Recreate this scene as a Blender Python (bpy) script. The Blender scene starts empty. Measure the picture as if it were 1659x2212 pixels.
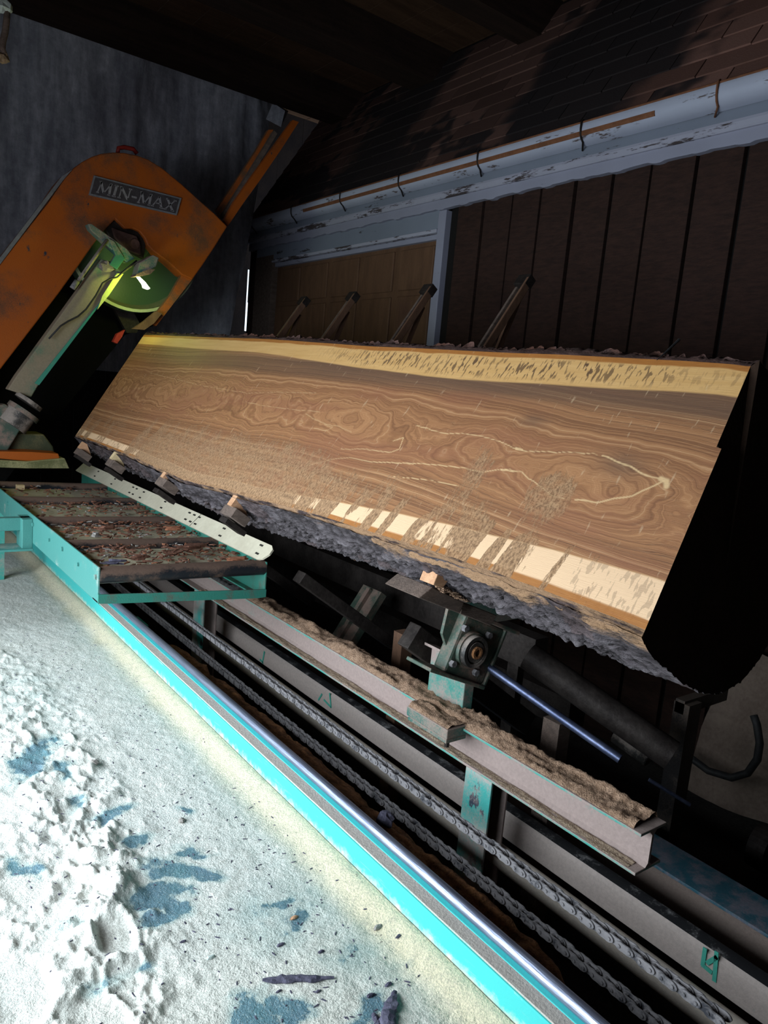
import bpy, math, random
import numpy as np
from mathutils import Matrix, Vector
random.seed(7)
SC = bpy.context.scene
COL = SC.collection

# ------------------------------------------------------------ camera
# world: Y runs along the saw track, X across to the boarded wall, Z up, camera at the origin
CX = Vector((0.79748389, 0.02162783, -0.60295247))     # world X, Y, Z seen in camera axes
CY = Vector((-0.59665531, 0.17662367, -0.7828196))
CZ = Vector((0.08956499, 0.98404081, 0.15375889))
cam_d = bpy.data.cameras.new('camera')
cam_d.sensor_fit = 'VERTICAL'; cam_d.sensor_height = 24.0
cam_d.lens = 1600.0 / 2212.0 * 24.0
cam_d.clip_start = 0.02; cam_d.clip_end = 200
cam = bpy.data.objects.new('camera', cam_d); COL.objects.link(cam)
cam.matrix_world = Matrix(((CX.x, CX.y, CX.z, 0), (CY.x, CY.y, CY.z, 0), (CZ.x, CZ.y, CZ.z, 0), (0, 0, 0, 1)))
SC.camera = cam

# ------------------------------------------------------------ world, daylight, exposure
w = bpy.data.worlds.new('world'); SC.world = w; w.use_nodes = True
bg = w.node_tree.nodes['Background']
bg.inputs[0].default_value = (0.74, 0.88, 1.0, 1); bg.inputs[1].default_value = 2.2
SC.view_settings.view_transform = 'Standard'; SC.view_settings.look = 'None'
SC.view_settings.exposure = 0.0; SC.view_settings.gamma = 1.0
SC.view_settings.use_curve_mapping = False

def area(name, loc, target, sx, sy, power, color):
    l = bpy.data.lights.new(name, 'AREA'); l.shape = 'RECTANGLE'; l.size = sx; l.size_y = sy
    l.energy = power; l.color = color
    o = bpy.data.objects.new(name, l); COL.objects.link(o); o.location = loc
    o.rotation_euler = (Vector(target) - Vector(loc)).to_track_quat('-Z', 'Y').to_euler()
    return o
DAY = area('daylight_at_open_side', (-0.86, 2.15, -0.45), (0.5, 2.15, -1.15), 3.0, 1.4, 88, (0.80, 0.93, 1.0))
DAY.data.spread = math.radians(150)
DAY2 = area('daylight_fill_up', (-0.86, 2.2, 0.05), (1.5, 2.9, 0.75), 3.0, 0.6, 19, (0.92, 0.93, 1.0))  # added fill from the same opening, aimed up at roof and tarpaulin

# ------------------------------------------------------------ numpy noise
def _h(ix, iy, s):
    n = (ix.astype(np.int64) * 374761393 + iy.astype(np.int64) * 668265263 + s * 974634777) & 0xffffffff
    n = ((n ^ (n >> 13)) * 1274126177) & 0xffffffff
    return ((n ^ (n >> 16)) & 0xffffff) / float(0xffffff)
def vn(x, y, s=0):
    ix = np.floor(x); iy = np.floor(y); fx = x - ix; fy = y - iy
    fx = fx*fx*(3-2*fx); fy = fy*fy*(3-2*fy)
    a = _h(ix, iy, s); b = _h(ix+1, iy, s); c = _h(ix, iy+1, s); d = _h(ix+1, iy+1, s)
    return (a*(1-fx)+b*fx)*(1-fy)+(c*(1-fx)+d*fx)*fy
def fbm(x, y, s=0, o=4):
    t = 0; a = 1; n = 0
    x = np.asarray(x, dtype=float); y = np.asarray(y, dtype=float)
    for i in range(o):
        t = t + a*vn(x, y, s+i*17); n += a; a *= .5; x = x*2.03+5.1; y = y*2.03+3.7
    return t/n
def sst(a, b, x):
    t = np.clip((x-a)/(b-a), 0, 1); return t*t*(3-2*t)

# ------------------------------------------------------------ tags and mesh builder
def tag(o, label=None, cat=None, group=None, kind=None):
    if label: o['label'] = label
    if cat: o['category'] = cat
    if group: o['group'] = group
    if kind: o['kind'] = kind
    return o
def empty(name, loc, label=None, cat=None, group=None, kind=None):
    o = bpy.data.objects.new(name, None); COL.objects.link(o); o.location = loc
    o.empty_display_size = .1
    return tag(o, label, cat, group, kind)
def wloc(o):
    p = Vector((0, 0, 0))
    while o is not None:
        p = p + o.location; o = o.parent
    return p
class MB:
    def __init__(s): s.v = []; s.f = []
    def add(s, vs, fs):
        b = len(s.v); s.v.extend([tuple(q) for q in vs]); s.f.extend([tuple(i+b for i in f) for f in fs]); return s
    def hexa(s, p):   # 8 points: 4 bottom ring, 4 top ring
        return s.add(p, [(3,2,1,0),(4,5,6,7),(0,1,5,4),(1,2,6,5),(2,3,7,6),(3,0,4,7)])
    def box(s, x0, x1, y0, y1, z0, z1):
        return s.hexa([(x0,y0,z0),(x1,y0,z0),(x1,y1,z0),(x0,y1,z0),(x0,y0,z1),(x1,y0,z1),(x1,y1,z1),(x0,y1,z1)])
    def obox(s, c, ax, ay, az, a, b, h):   # oriented box, half sizes
        c = Vector(c); ax = Vector(ax).normalized()*a; ay = Vector(ay).normalized()*b; az = Vector(az).normalized()*h
        return s.hexa([c-ax-ay-az, c+ax-ay-az, c+ax+ay-az, c-ax+ay-az, c-ax-ay+az, c+ax-ay+az, c+ax+ay+az, c-ax+ay+az])
    def prism(s, prof, y0, y1):   # (x,z) outline along Y
        n = len(prof)
        vs = [(x, y0, z) for x, z in prof]+[(x, y1, z) for x, z in prof]
        fs = [(i, (i+1) % n, (i+1) % n+n, i+n) for i in range(n)]
        fs += [tuple(range(n-1, -1, -1)), tuple(range(n, 2*n))]
        return s.add(vs, fs)
    def tube(s, pts, r, k=12, cap=True):
        pts = [Vector(p) for p in pts]; n = len(pts); b = len(s.v); vs = []
        rr = r if isinstance(r, (list, tuple)) else [r]*n
        up = None
        for i, p in enumerate(pts):
            t = (pts[min(i+1, n-1)]-pts[max(i-1, 0)]).normalized()
            if up is None: up = t.orthogonal().normalized()
            up = (up - t*up.dot(t)).normalized(); sd = t.cross(up)
            for j in range(k):
                a = 2*math.pi*j/k; vs.append(p+up*(rr[i]*math.cos(a))+sd*(rr[i]*math.sin(a)))
        fs = [(i*k+j, i*k+(j+1) % k, (i+1)*k+(j+1) % k, (i+1)*k+j) for i in range(n-1) for j in range(k)]
        if cap: fs += [tuple(range(k-1, -1, -1)), tuple((n-1)*k+j for j in range(k))]
        return s.add(vs, fs)
    def build(s, name, mat, parent=None, base=None, smooth=False, bevel=0, **kw):
        me = bpy.data.meshes.new(name)
        off = Vector(base) if base is not None else (wloc(parent) if parent else Vector((0, 0, 0)))
        me.from_pydata([tuple(Vector(q)-off) for q in s.v], [], s.f); me.validate(); me.update()
        o = bpy.data.objects.new(name, me); COL.objects.link(o)
        if parent: o.parent = parent
        elif base is not None: o.location = base
        me.materials.append(mat)
        if smooth:
            me.polygons.foreach_set('use_smooth', [True]*len(me.polygons))
            if smooth == 'a':
                me.set_sharp_from_angle(angle=math.radians(35))
        if bevel:
            m = o.modifiers.new('bevel', 'BEVEL'); m.width = bevel; m.segments = 2; m.limit_method = 'ANGLE'; m.angle_limit = math.radians(40)
        return tag(o, **kw)
def grid(name, X, Y, Z, mat, parent=None, attrs=None, uv=None, smooth=True, **kw):
    n, m = X.shape
    off = wloc(parent) if parent else Vector((0, 0, 0))
    co = np.stack([X-off.x, Y-off.y, Z-off.z], -1).reshape(-1, 3)
    i = np.arange(n*m).reshape(n, m)
    q = np.stack([i[:-1, :-1], i[1:, :-1], i[1:, 1:], i[:-1, 1:]], -1).reshape(-1, 4)
    me = bpy.data.meshes.new(name)
    me.vertices.add(n*m); me.vertices.foreach_set('co', co.ravel())
    me.loops.add(q.size); me.loops.foreach_set('vertex_index', q.ravel().astype(np.int32))
    me.polygons.add(len(q)); me.polygons.foreach_set('loop_start', (np.arange(len(q))*4).astype(np.int32))
    me.polygons.foreach_set('use_smooth', np.full(len(q), smooth))
    for k, a in (attrs or {}).items():
        at = me.attributes.new(k, 'FLOAT', 'POINT'); at.data.foreach_set('value', a.ravel().astype(np.float32))
    me.update(calc_edges=True); me.validate()
    if uv is not None:
        at = me.attributes.new('suv', 'FLOAT_VECTOR', 'POINT')
        at.data.foreach_set('vector', np.stack([uv[0], uv[1], uv[0]*0], -1).astype(np.float32).ravel())
    me.materials.append(mat)
    o = bpy.data.objects.new(name, me); COL.objects.link(o)
    if parent: o.parent = parent
    return tag(o, **kw)
def copy_tree(o, parent=None):
    c = o.copy(); COL.objects.link(c); c.parent = parent
    for ch in list(o.children): copy_tree(ch, c)
    return c

# ------------------------------------------------------------ materials
class NT:
    def __init__(s, name):
        s.m = bpy.data.materials.new(name); s.m.use_nodes = True; s.t = s.m.node_tree
        s.b = s.t.nodes['Principled BSDF']; s.b.inputs['Specular IOR Level'].default_value = .3
    def n(s, ty, **kw):
        x = s.t.nodes.new(ty)
        for k, v in kw.items(): setattr(x, k, v)
        return x
    def set(s, sock, v):
        if hasattr(v, 'links') or isinstance(v, bpy.types.NodeSocket): s.t.links.new(v, sock)
        elif isinstance(v, (tuple, list)): sock.default_value = (*v, 1) if len(v) == 3 and sock.type == 'RGBA' else v
        else: sock.default_value = v
    def obj(s): return s.n('ShaderNodeTexCoord').outputs['Object']
    def geo(s): return s.n('ShaderNodeNewGeometry')
    def attr(s, a, o='Fac'): return s.n('ShaderNodeAttribute', attribute_name=a).outputs[o]
    def map(s, v, scale=(1, 1, 1), rot=(0, 0, 0)):
        x = s.n('ShaderNodeMapping'); s.set(x.inputs[0], v); x.inputs['Scale'].default_value = scale; x.inputs['Rotation'].default_value = rot
        return x.outputs[0]
    def noise(s, v, sc, det=4, rough=.55, dim='3D', w=None, dist=0):
        x = s.n('ShaderNodeTexNoise', noise_dimensions=dim)
        if dim == '1D': s.set(x.inputs['W'], w)
        else: s.set(x.inputs['Vector'], v)
        x.inputs['Scale'].default_value = sc; x.inputs['Detail'].default_value = det; x.inputs['Roughness'].default_value = rough
        x.inputs['Distortion'].default_value = dist
        return x.outputs['Fac']
    def vor(s, v, sc, feat='F1', out='Distance'):
        x = s.n('ShaderNodeTexVoronoi', feature=feat); s.set(x.inputs['Vector'], v); x.inputs['Scale'].default_value = sc
        return x.outputs[out]
    def math(s, op, a, b=0.0, c=None):
        x = s.n('ShaderNodeMath', operation=op); s.set(x.inputs[0], a); s.set(x.inputs[1], b)
        if c is not None: s.set(x.inputs[2], c)
        return x.outputs[0]
    def ss(s, a, b, x):   # smoothstep mask
        r = s.n('ShaderNodeMapRange', interpolation_type='SMOOTHSTEP'); s.set(r.inputs[0], x)
        r.inputs[1].default_value = a; r.inputs[2].default_value = b
        return r.outputs[0]
    def mix(s, f, a, b, mode='MIX'):
        x = s.n('ShaderNodeMix', data_type='RGBA', blend_type=mode); s.set(x.inputs[0], f); s.set(x.inputs[6], a); s.set(x.inputs[7], b)
        return x.outputs[2]
    def ramp(s, f, stops):
        x = s.n('ShaderNodeValToRGB'); s.set(x.inputs[0], f); e = x.color_ramp.elements
        while len(e) < len(stops): e.new(.5)
        for q, (p, c) in zip(e, stops): q.position = p; q.color = (*c, 1)
        return x.outputs[0]
    def up(s):
        x = s.n('ShaderNodeSeparateXYZ'); s.set(x.inputs[0], s.geo().outputs['Normal']); return x.outputs[2]
    def bump(s, h, st=.5, d=.01):
        x = s.n('ShaderNodeBump'); x.inputs['Strength'].default_value = st; x.inputs['Distance'].default_value = d
        s.set(x.inputs['Height'], h); s.t.links.new(x.outputs[0], s.b.inputs['Normal'])
    def done(s, col, rough=.8, metal=0):
        s.set(s.b.inputs['Base Color'], col); s.set(s.b.inputs['Roughness'], rough); s.set(s.b.inputs['Metallic'], metal)
        return s.m

def painted(name, base, dust=(.40, .34, .32), amount=.5, chip=(.03, .035, .05), chips=.0, rough=.55, sc=5, upw=.35, bump=.25):
    """painted steel with settled sawdust: more dust where the noise says and on faces that look up"""
    t = NT(name); g = t.geo().outputs['Position']
    a = t.noise(g, sc, 6, .62); fine = t.noise(g, 160, 3, .7)
    f = t.math('ADD', t.math('MULTIPLY', a, 1.0), t.math('MULTIPLY', t.math('MAXIMUM', t.up(), 0.0), upw))
    f = t.math('ADD', f, t.math('MULTIPLY', t.math('SUBTRACT', fine, .5), .35))
    m = t.ss(1-amount-.12, 1-amount+.14, f)
    c = base
    if chips: c = t.mix(t.ss(.62, .66, t.math('ADD', t.noise(t.map(g, (1, 1, .5)), 22, 5), chips-.1)), base, chip)
    d2 = t.mix(t.noise(g, 90, 3, .7), tuple(q*.72 for q in dust), tuple(min(1, q*1.22) for q in dust))
    col = t.mix(m, c, d2)
    t.bump(t.math('ADD', fine, a), bump, .004)
    return t.done(col, t.math('ADD', t.math('MULTIPLY', m, .4), rough-.1))
def plain(name, c1, c2, sc=6, rough=.85, metal=0, bump=.3, stretch=(1, 1, 1), det=5, fine=60):
    t = NT(name); g = t.geo().outputs['Position']; v = t.map(g, stretch)
    a = t.noise(v, sc, det, .65); b = t.noise(v, fine, 3, .6)
    t.bump(t.math('ADD', a, b), bump, .006)
    return t.done(t.mix(t.ss(.3, .7, t.math('ADD', t.math('MULTIPLY', a, .65), t.math('MULTIPLY', b, .35))), c1, c2), rough, metal)

M = {}
M['teal_dusty'] = painted('teal_paint_under_dust', (.07, .30, .25), (.44, .35, .32), .70, chips=.06, sc=7)
M['teal'] = painted('teal_paint', (.055, .33, .28), (.36, .30, .26), .40, chips=.05)
M['teal_dark'] = painted('dark_green_paint', (.03, .12, .10), (.26, .19, .16), .48, chips=.05)
M['cyan'] = painted('turquoise_paint', (.06, .52, .50), (.60, .56, .46), .30, sc=9, upw=-.1, bump=.1)
M['cyan_flange'] = painted('turquoise_flange_dusted', (.06, .48, .46), (.50, .45, .40), .66, sc=12, upw=.2, bump=.5)
M['orange'] = painted('orange_paint', (.36, .080, .008), (.12, .055, .03), .40, sc=3.2, upw=0, chips=.02, rough=.6)
M['orange_mottled'] = painted('orange_paint_mottled', (.42, .10, .015), (.16, .08, .04), .48, sc=8)  # second orange, its brown mottle spread over more of the surface
M['grime'] = painted('greasy_grey_iron', (.035, .032, .030), (.28, .23, .20), .46, sc=9)
M['iron'] = plain('dark_iron', (.016, .012, .011), (.050, .040, .036), 9, .6, .4)
M['chain'] = painted('dusty_chain_steel', (.035, .035, .042), (.19, .175, .18), .58, sc=30, upw=.25, rough=.55)
M['rail'] = plain('polished_rail_steel', (.20, .22, .32), (.46, .50, .64), 5, .42, .9, .25, (6, .35, 6), 6, 25)
M['shine'] = plain('worn_blue_steel', (.05, .06, .11), (.14, .16, .25), 5, .42, .8, .1)
M['roller'] = painted('black_roller_steel', (.014, .016, .020), (.13, .08, .06), .42, sc=8, rough=.5)
M['soot'] = plain('soot_black_board', (.008, .0065, .0075), (.02, .014, .012), 4, .9)
M['ceiling'] = plain('smoked_ceiling_board', (.05, .028, .018), (.10, .055, .034), 3, .9, stretch=(.6, 4, 1))
M['beam'] = plain('smoked_beam', (.022, .015, .013), (.045, .028, .022), 4, .9, stretch=(.5, 5, 5))
M['siding'] = plain('dark_stained_board', (.019, .009, .007), (.052, .023, .016), 5, .8, stretch=(3, 3, 14), bump=.6)
M['batten_gap'] = plain('board_gap', (.004, .003, .003), (.008, .006, .005))
M['timber'] = plain('raw_timber', (.09, .045, .028), (.17, .09, .054), 5, .85, stretch=(4, 4, 1), bump=.3)
M['timber_dark'] = plain('old_grey_timber', (.085, .062, .052), (.19, .135, .11), 8, .9, stretch=(1, 5, 5), bump=.6)
M['wedge'] = plain('fresh_wedge_wood', (.42, .21, .115), (.62, .36, .21), 12, .8, stretch=(1, 3, 3))
M['wedge_pale'] = plain('pale_wedge_wood', (.50, .37, .20), (.66, .50, .30), 12, .8)
M['door'] = plain('varnished_door_panel', (.10, .052, .030), (.16, .084, .047), 4, .6, stretch=(1, 4, 1), bump=.1)
M['lead'] = plain('white_letter', (.17, .16, .17), (.27, .25, .26), 50, .8)
M['sign'] = plain('grey_sign_plate', (.035, .03, .033), (.06, .05, .055), 20, .7)
M['signrim'] = plain('sign_rim', (.13, .13, .14), (.20, .20, .21), 20, .7)
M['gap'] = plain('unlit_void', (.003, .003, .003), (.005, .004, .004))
M['rubber'] = plain('black_rubber', (.012, .012, .013), (.03, .028, .028), 20, .6)
M['red'] = plain('red_handle', (.22, .018, .012), (.34, .03, .02), 20, .5)
M['glass'] = plain('pale_plastic', (.40, .46, .44), (.55, .62, .58), 30, .4)
M['rope'] = plain('hemp_rope', (.20, .13, .075), (.34, .24, .15), 60, .9)
M['chip'] = plain('bark_flake', (.08, .034, .022), (.23, .105, .07), 60, .9, fine=180)
M['chip_red'] = plain('reddish_wood_flake', (.20, .07, .035), (.38, .16, .09), 50, .9)
M['chip_dark'] = plain('weathered_bark_piece', (.035, .033, .055), (.13, .12, .17), 40, .9, fine=150)
M['stone'] = plain('sawdust_lump', (.20, .18, .16), (.34, .31, .29), 40, .95)
M['dustpile'] = plain('brown_sawdust', (.20, .115, .07), (.44, .28, .19), 60, 1, bump=1.0, fine=220)
M['dustgrey'] = plain('grey_sawdust', (.15, .14, .13), (.30, .28, .26), 60, 1, bump=1.0, fine=220)
M['rustheap'] = plain('rust_brown_fibres', (.07, .028, .012), (.34, .15, .06), 25, .95, bump=1.0, fine=120)
M['pitfloor'] = plain('pit_floor_dust', (.02, .018, .017), (.07, .062, .058), 4, .95, bump=.6)
M['slat'] = plain('tan_slat', (.38, .335, .23), (.56, .50, .36), 10, .8)
M['guard'] = plain('cream_plastic_strip', (.56, .50, .38), (.68, .62, .48), 7, .5, bump=.1)
M['slot'] = plain('slot_black', (.01, .01, .01), (.03, .025, .02))
M['foam'] = plain('dull_cloth', (.12, .085, .068), (.20, .15, .12), 4, .95, bump=.5)
M['mark'] = plain('teal_paint_mark', (.05, .34, .26), (.08, .42, .33), 20, .7)

def m_tarp():
    t = NT('weathered_tarpaulin'); g = t.geo().outputs['Position']
    a = t.noise(t.map(g, (3.5, 1, .5)), 3, 5, .6); b = t.noise(g, 14, 5, .7); e = t.noise(t.map(g, (1, 1, .2)), 26, 3)
    f = t.math('ADD', t.math('ADD', t.math('MULTIPLY', a, .45), t.math('MULTIPLY', b, .35)), t.math('MULTIPLY', e, .2))
    t.bump(t.math('ADD', a, b), .4, .02)
    return t.done(t.ramp(f, [(.30, (.16, .16, .20)), (.46, (.34, .35, .41)), (.58, (.52, .53, .60)), (.70, (.85, .85, .90))]), .8)
M['tarp'] = m_tarp()
def m_gutter(name, base, rust, amt):
    t = NT(name); g = t.geo().outputs['Position']
    a = t.noise(t.map(g, (1, .35, 2.2)), 9, 6, .65); b = t.noise(t.map(g, (1, .5, 3)), 40, 4, .7)
    m = t.ss(amt, amt+.05, t.math('ADD', t.math('MULTIPLY', a, .7), t.math('MULTIPLY', b, .3)))
    c = t.mix(t.noise(g, 3, 4), tuple(q*.75 for q in base), base)
    t.bump(a, .2, .003)
    return t.done(t.mix(m, c, rust), .65)
M['gutter'] = m_gutter('peeling_gutter_paint', (.52, .55, .68), (.11, .08, .075), .555)
M['fascia'] = m_gutter('peeling_fascia_paint', (.46, .46, .56), (.07, .055, .055), .52)
M['fascia_low'] = m_gutter('flat_fascia_paint', (.34, .345, .44), (.05, .04, .04), .64)
M['guttermid'] = m_gutter('gutter_board_paint', (.25, .28, .35), (.05, .045, .045), .60)
M['rust'] = plain('rust_band', (.15, .062, .030), (.24, .10, .05), 12, .85)
def m_shingle():
    t = NT('asphalt_shingle'); g = t.geo().outputs['Position']
    a = t.noise(t.map(g, (1, .75, .75)), 1.3, 4, .6); b = t.noise(g, 120, 2, .7)
    r = t.n('ShaderNodeObjectInfo').outputs['Random']
    sp = t.n('ShaderNodeSeparateXYZ'); t.set(sp.inputs[0], g)
    st = t.ss(.52, .60, t.math('ADD', a, t.math('MULTIPLY', t.math('SUBTRACT', r, .5), .10)))   # black soot streaks down the roof
    # dark bands at set stretches of the roof, half-dark beyond the near end
    yy_ = t.math('ADD', t.math('ADD', sp.outputs[1], t.math('MULTIPLY', t.math('SUBTRACT', r, .5), .25)), t.math('MULTIPLY', t.math('SUBTRACT', a, .5), 1.0))
    st2 = t.math('MULTIPLY', t.ss(2.45, 2.70, yy_), t.math('SUBTRACT', 1.0, t.ss(3.55, 3.9, yy_)))
    st2 = t.math('MAXIMUM', st2, t.math('MULTIPLY', t.ss(4.7, 5.0, yy_), t.math('SUBTRACT', 1.0, t.ss(5.5, 6.1, yy_))))
    st2 = t.math('MAXIMUM', st2, t.math('MULTIPLY', t.ss(2.6, 3.0, yy_), .45))
    c = t.mix(t.math('MULTIPLY', r, .9), (.15, .078, .062), (.29, .155, .125))
    c = t.mix(t.math('MULTIPLY', t.math('MAXIMUM', st, t.math('MULTIPLY', st2, 1.0)), .93), c, (.022, .022, .025))
    t.bump(b, .5, .003)
    return t.done(t.mix(t.math('MULTIPLY', b, .25), c, (.01, .01, .01)), .95)
M['shingle'] = m_shingle()

def m_floor():
    t = NT('sawdust_on_painted_floor'); g = t.geo().outputs['Position']
    bare = t.attr('bare'); warm = t.attr('warm')
    n1 = t.noise(g, 6, 5, .6); n2 = t.noise(g, 220, 2, .7); n3 = t.noise(g, 45, 4, .7)
    dust = t.mix(n1, (.66, .68, .65), (.78, .76, .69))
    dust = t.mix(warm, dust, (.70, .60, .42))
    dust = t.mix(t.math('MULTIPLY', t.ss(.50, .66, n3), .30), dust, (.32, .29, .25))
    dust = t.mix(t.math('MULTIPLY', t.ss(.36, .62, n2), 1.0), t.mix(.35, dust, (.20, .19, .17)), dust)
    chips = t.ss(.17, .11, t.vor(t.map(g, (1, 2.2, 1), (0, 0, .7)), 34))
    chips = t.math('MULTIPLY', chips, t.ss(.56, .62, t.noise(g, 9, 4)))
    dust = t.mix(t.math('MULTIPLY', chips, .7), dust, (.12, .09, .075))
    paint = t.mix(t.noise(g, 9, 4), (.045, .085, .15), (.06, .20, .20))
    paint = t.mix(t.math('MULTIPLY', t.noise(t.map(g, (8, 1.4, 1)), 14, 4), .5), paint, (.30, .40, .46))
    m = t.ss(.40, .64, t.math('ADD', bare, t.math('MULTIPLY', t.math('SUBTRACT', n3, .5), .8)))
    m = t.math('MULTIPLY', m, t.math('SUBTRACT', 1.0, t.math('MULTIPLY', t.ss(.55, .7, n2), .5)))
    film = t.mix(t.math('MULTIPLY', t.ss(.12, .5, bare), .45), dust, (.22, .37, .36))
    t.bump(t.math('ADD', t.math('MULTIPLY', n2, .5), n3), .75, .006)
    return t.done(t.mix(m, film, paint), t.math('SUBTRACT', .95, t.math('MULTIPLY', m, .3)))
M['floor'] = m_floor()

def m_wood():
    t = NT('freshly_sawn_walnut'); uv = t.attr('suv', 'Vector'); phi = t.attr('phi'); s = t.attr('sap'); dust = t.attr('dust'); vein = t.attr('vein'); cam_ = t.attr('camb')
    g1 = t.noise(None, 30, 4, .7, '1D', phi); g2 = t.noise(None, 210, 2, .8, '1D', phi); g3 = t.noise(None, 9, 2, .5, '1D', phi)
    fib = t.noise(t.map(uv, (18, 420, 1)), 1, 4, .65); fleck = t.noise(t.map(uv, (30, 160, 1)), 1, 3, .6)
    heart = t.ramp(t.math('ADD', t.math('MULTIPLY', g1, .6), t.math('MULTIPLY', g3, .4)),
                   [(.32, (.135, .056, .026)), (.44, (.255, .112, .050)), (.54, (.35, .162, .072)), (.66, (.45, .228, .105))])
    lines = t.ss(.50, .66, g2)
    heart = t.mix(t.math('MULTIPLY', lines, t.math('ADD', .12, t.math('MULTIPLY', t.attr('lined'), .80))), heart, (.075, .040, .024))
    heart = t.mix(t.math('MULTIPLY', t.ss(.56, .72, fib), .32), heart, (.56, .36, .20))
    heart = t.mix(t.math('MULTIPLY', t.ss(.62, .72, g1), .18), heart, (.60, .42, .25))
    rd = t.noise(t.map(uv, (1.1, 5, 1)), 1.4, 3)
    heart = t.mix(t.math('MULTIPLY', t.ss(.48, .64, rd), .42), heart, (.25, .095, .052))
    heart = t.mix(t.math('MULTIPLY', t.attr('darkband'), .65), heart, (.105, .062, .042))
    heart = t.mix(t.math('MULTIPLY', vein, t.attr('veinw')), heart, (.68, .46, .24))
    sap = t.mix(t.noise(t.map(uv, (2.0, 30, 1)), 2, 4), (.50, .27, .085), (.70, .43, .185))
    sap = t.mix(t.attr('lowsap'), sap, (.74, .49, .30))
    # dark flecks left by the saw on the upper sapwood
    sk = t.map(uv, (95, 26, 1), (0, 0, .12))
    tick = t.ss(.53, .58, t.noise(sk, 1, 2, .5, dist=.3))
    sap = t.mix(t.math('MULTIPLY', t.math('MULTIPLY', tick, t.attr('tick')), .9), sap, (.085, .045, .028))
    c = t.mix(s, heart, sap)
    c = t.mix(t.math('MULTIPLY', cam_, .95), c, t.mix(fleck, (.26, .085, .018), (.40, .155, .03)))
    # blade marks and pale scuffs run across the slab
    sc = t.math('MULTIPLY', t.ss(.66, .74, t.noise(t.map(uv, (70, 14, 1), (0, 0, .12)), 1, 2, .5)), .35)
    c = t.mix(sc, c, (.62, .45, .28))
    dn = t.noise(t.map(uv, (110, 26, 1), (0, 0, .1)), 1, 4, .7)
    dm = t.ss(.61, .70, t.math('ADD', t.math('MULTIPLY', dn, .7), t.math('MULTIPLY', dust, .62)))
    dc = t.mix(t.ss(.36, .62, t.noise(t.map(uv, (150, 70, 1)), 1, 4, .75)), (.15, .080, .042), (.40, .235, .125))
    c = t.mix(t.math('MULTIPLY', dm, t.math('MAXIMUM', t.math('MULTIPLY', t.attr('lowsap'), .95), t.ss(.15, .7, t.noise(t.map(uv, (22, 22, 1)), 1, 5, .7)))), c, dc)
    t.bump(t.math('ADD', t.math('MULTIPLY', fib, .5), t.math('ADD', t.math('MULTIPLY', dm, t.noise(uv, 230, 3)), t.math('MULTIPLY', t.noise(t.map(uv, (110, 3, 1)), 1, 2), .25))), .45, .004)
    return t.done(c, t.math('ADD', .62, t.math('MULTIPLY', dm, .3)))
M['walnut'] = m_wood()
def m_bark():
    t = NT('furrowed_bark'); uv = t.attr('suv', 'Vector'); h = t.attr('relief'); reda = t.attr('redness'); du = t.attr('dust')
    a = t.noise(t.map(uv, (16, 80, 1)), 1, 5, .75); b = t.noise(t.map(uv, (60, 190, 1)), 1, 3, .7)
    f = t.math('ADD', t.math('MULTIPLY', h, .55), t.math('ADD', t.math('MULTIPLY', a, .3), t.math('MULTIPLY', b, .2)))
    c = t.ramp(f, [(.36, (.008, .006, .007)), (.52, (.036, .028, .031)), (.68, (.105, .088, .096)), (.88, (.25, .225, .24))])
    c2 = t.ramp(f, [(.30, (.022, .010, .007)), (.55, (.060, .024, .016)), (.8, (.13, .052, .034))])
    c = t.mix(reda, c, c2)
    dc = t.mix(b, (.22, .12, .062), (.42, .25, .14))
    c = t.mix(t.math('MULTIPLY', t.ss(.45, .62, t.math('ADD', t.math('MULTIPLY', a, .5), t.math('MULTIPLY', du, .6))), .9), c, dc)
    t.bump(t.math('ADD', a, t.math('MULTIPLY', b, .7)), .9, .012)
    return t.done(c, .92)
M['bark'] = m_bark()
M['endgrain'] = plain('dark_end_grain', (.03, .016, .010), (.06, .032, .02), 10, .9)
def emis(name, c, st):
    t = NT(name); t.b.inputs['Emission Color'].default_value = (*c, 1); t.b.inputs['Emission Strength'].default_value = st
    return t.done(c, .5)
M['lamp'] = emis('glowing_lamp_tube', (.93, 1.0, .80), 14)

FZ = -1.235          # walking floor
PZ_ = -1.80          # pit floor
TD = Vector((.566, 0, .824)); TN = Vector((.824, 0, -.566))     # saw tilt: along the blade, and into the log
def VW(v, wv, y): return TD*v + TN*wv + Vector((0, y, 0))

for k_ in ('soot', 'beam', 'ceiling', 'shingle', 'iron', 'gap'): M[k_].node_tree.nodes['Principled BSDF'].inputs['Specular IOR Level'].default_value = .05 if k_ != 'iron' else .2
# ============================================================ SETTING
# --- floor with sawdust relief
BARE = [(.517,2.367,.055,.16,-.5,.95),(.575,2.25,.03,.07,0,.8),(.641,1.945,.060,.035,.3,1.1),(.657,1.800,.045,.03,.2,1.05),(.715,1.62,.03,.09,.9,1.0),(.70,1.66,.07,.05,.6,.55),
        (.619,1.554,.065,.05,.1,1.15),(.595,1.47,.05,.03,-.2,1.1),(.66,1.50,.03,.04,0,.9),(.435,1.338,.05,.03,0,.6),(.52,1.34,.035,.02,.2,.8),(.859,1.396,.028,.022,.3,1.0),(.663,1.134,.055,.045,.4,1.2),(.72,1.11,.04,.03,0,1.0),
        (.374,1.812,.03,.06,.1,.85),(.554,2.045,.03,.06,0,.6),(.807,1.883,.02,.03,0,.7),(.88,1.33,.04,.03,0,.85),(.871,1.02,.07,.035,.5,.95),(.80,.98,.10,.03,.4,.8),(.76,1.67,.014,.05,1.0,.95),(.84,1.36,.16,.15,.5,.42),(.92,1.15,.10,.10,.5,.45),(.62,2.9,.2,.5,0,.30),(.42,1.55,.05,.05,0,.35)]
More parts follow.
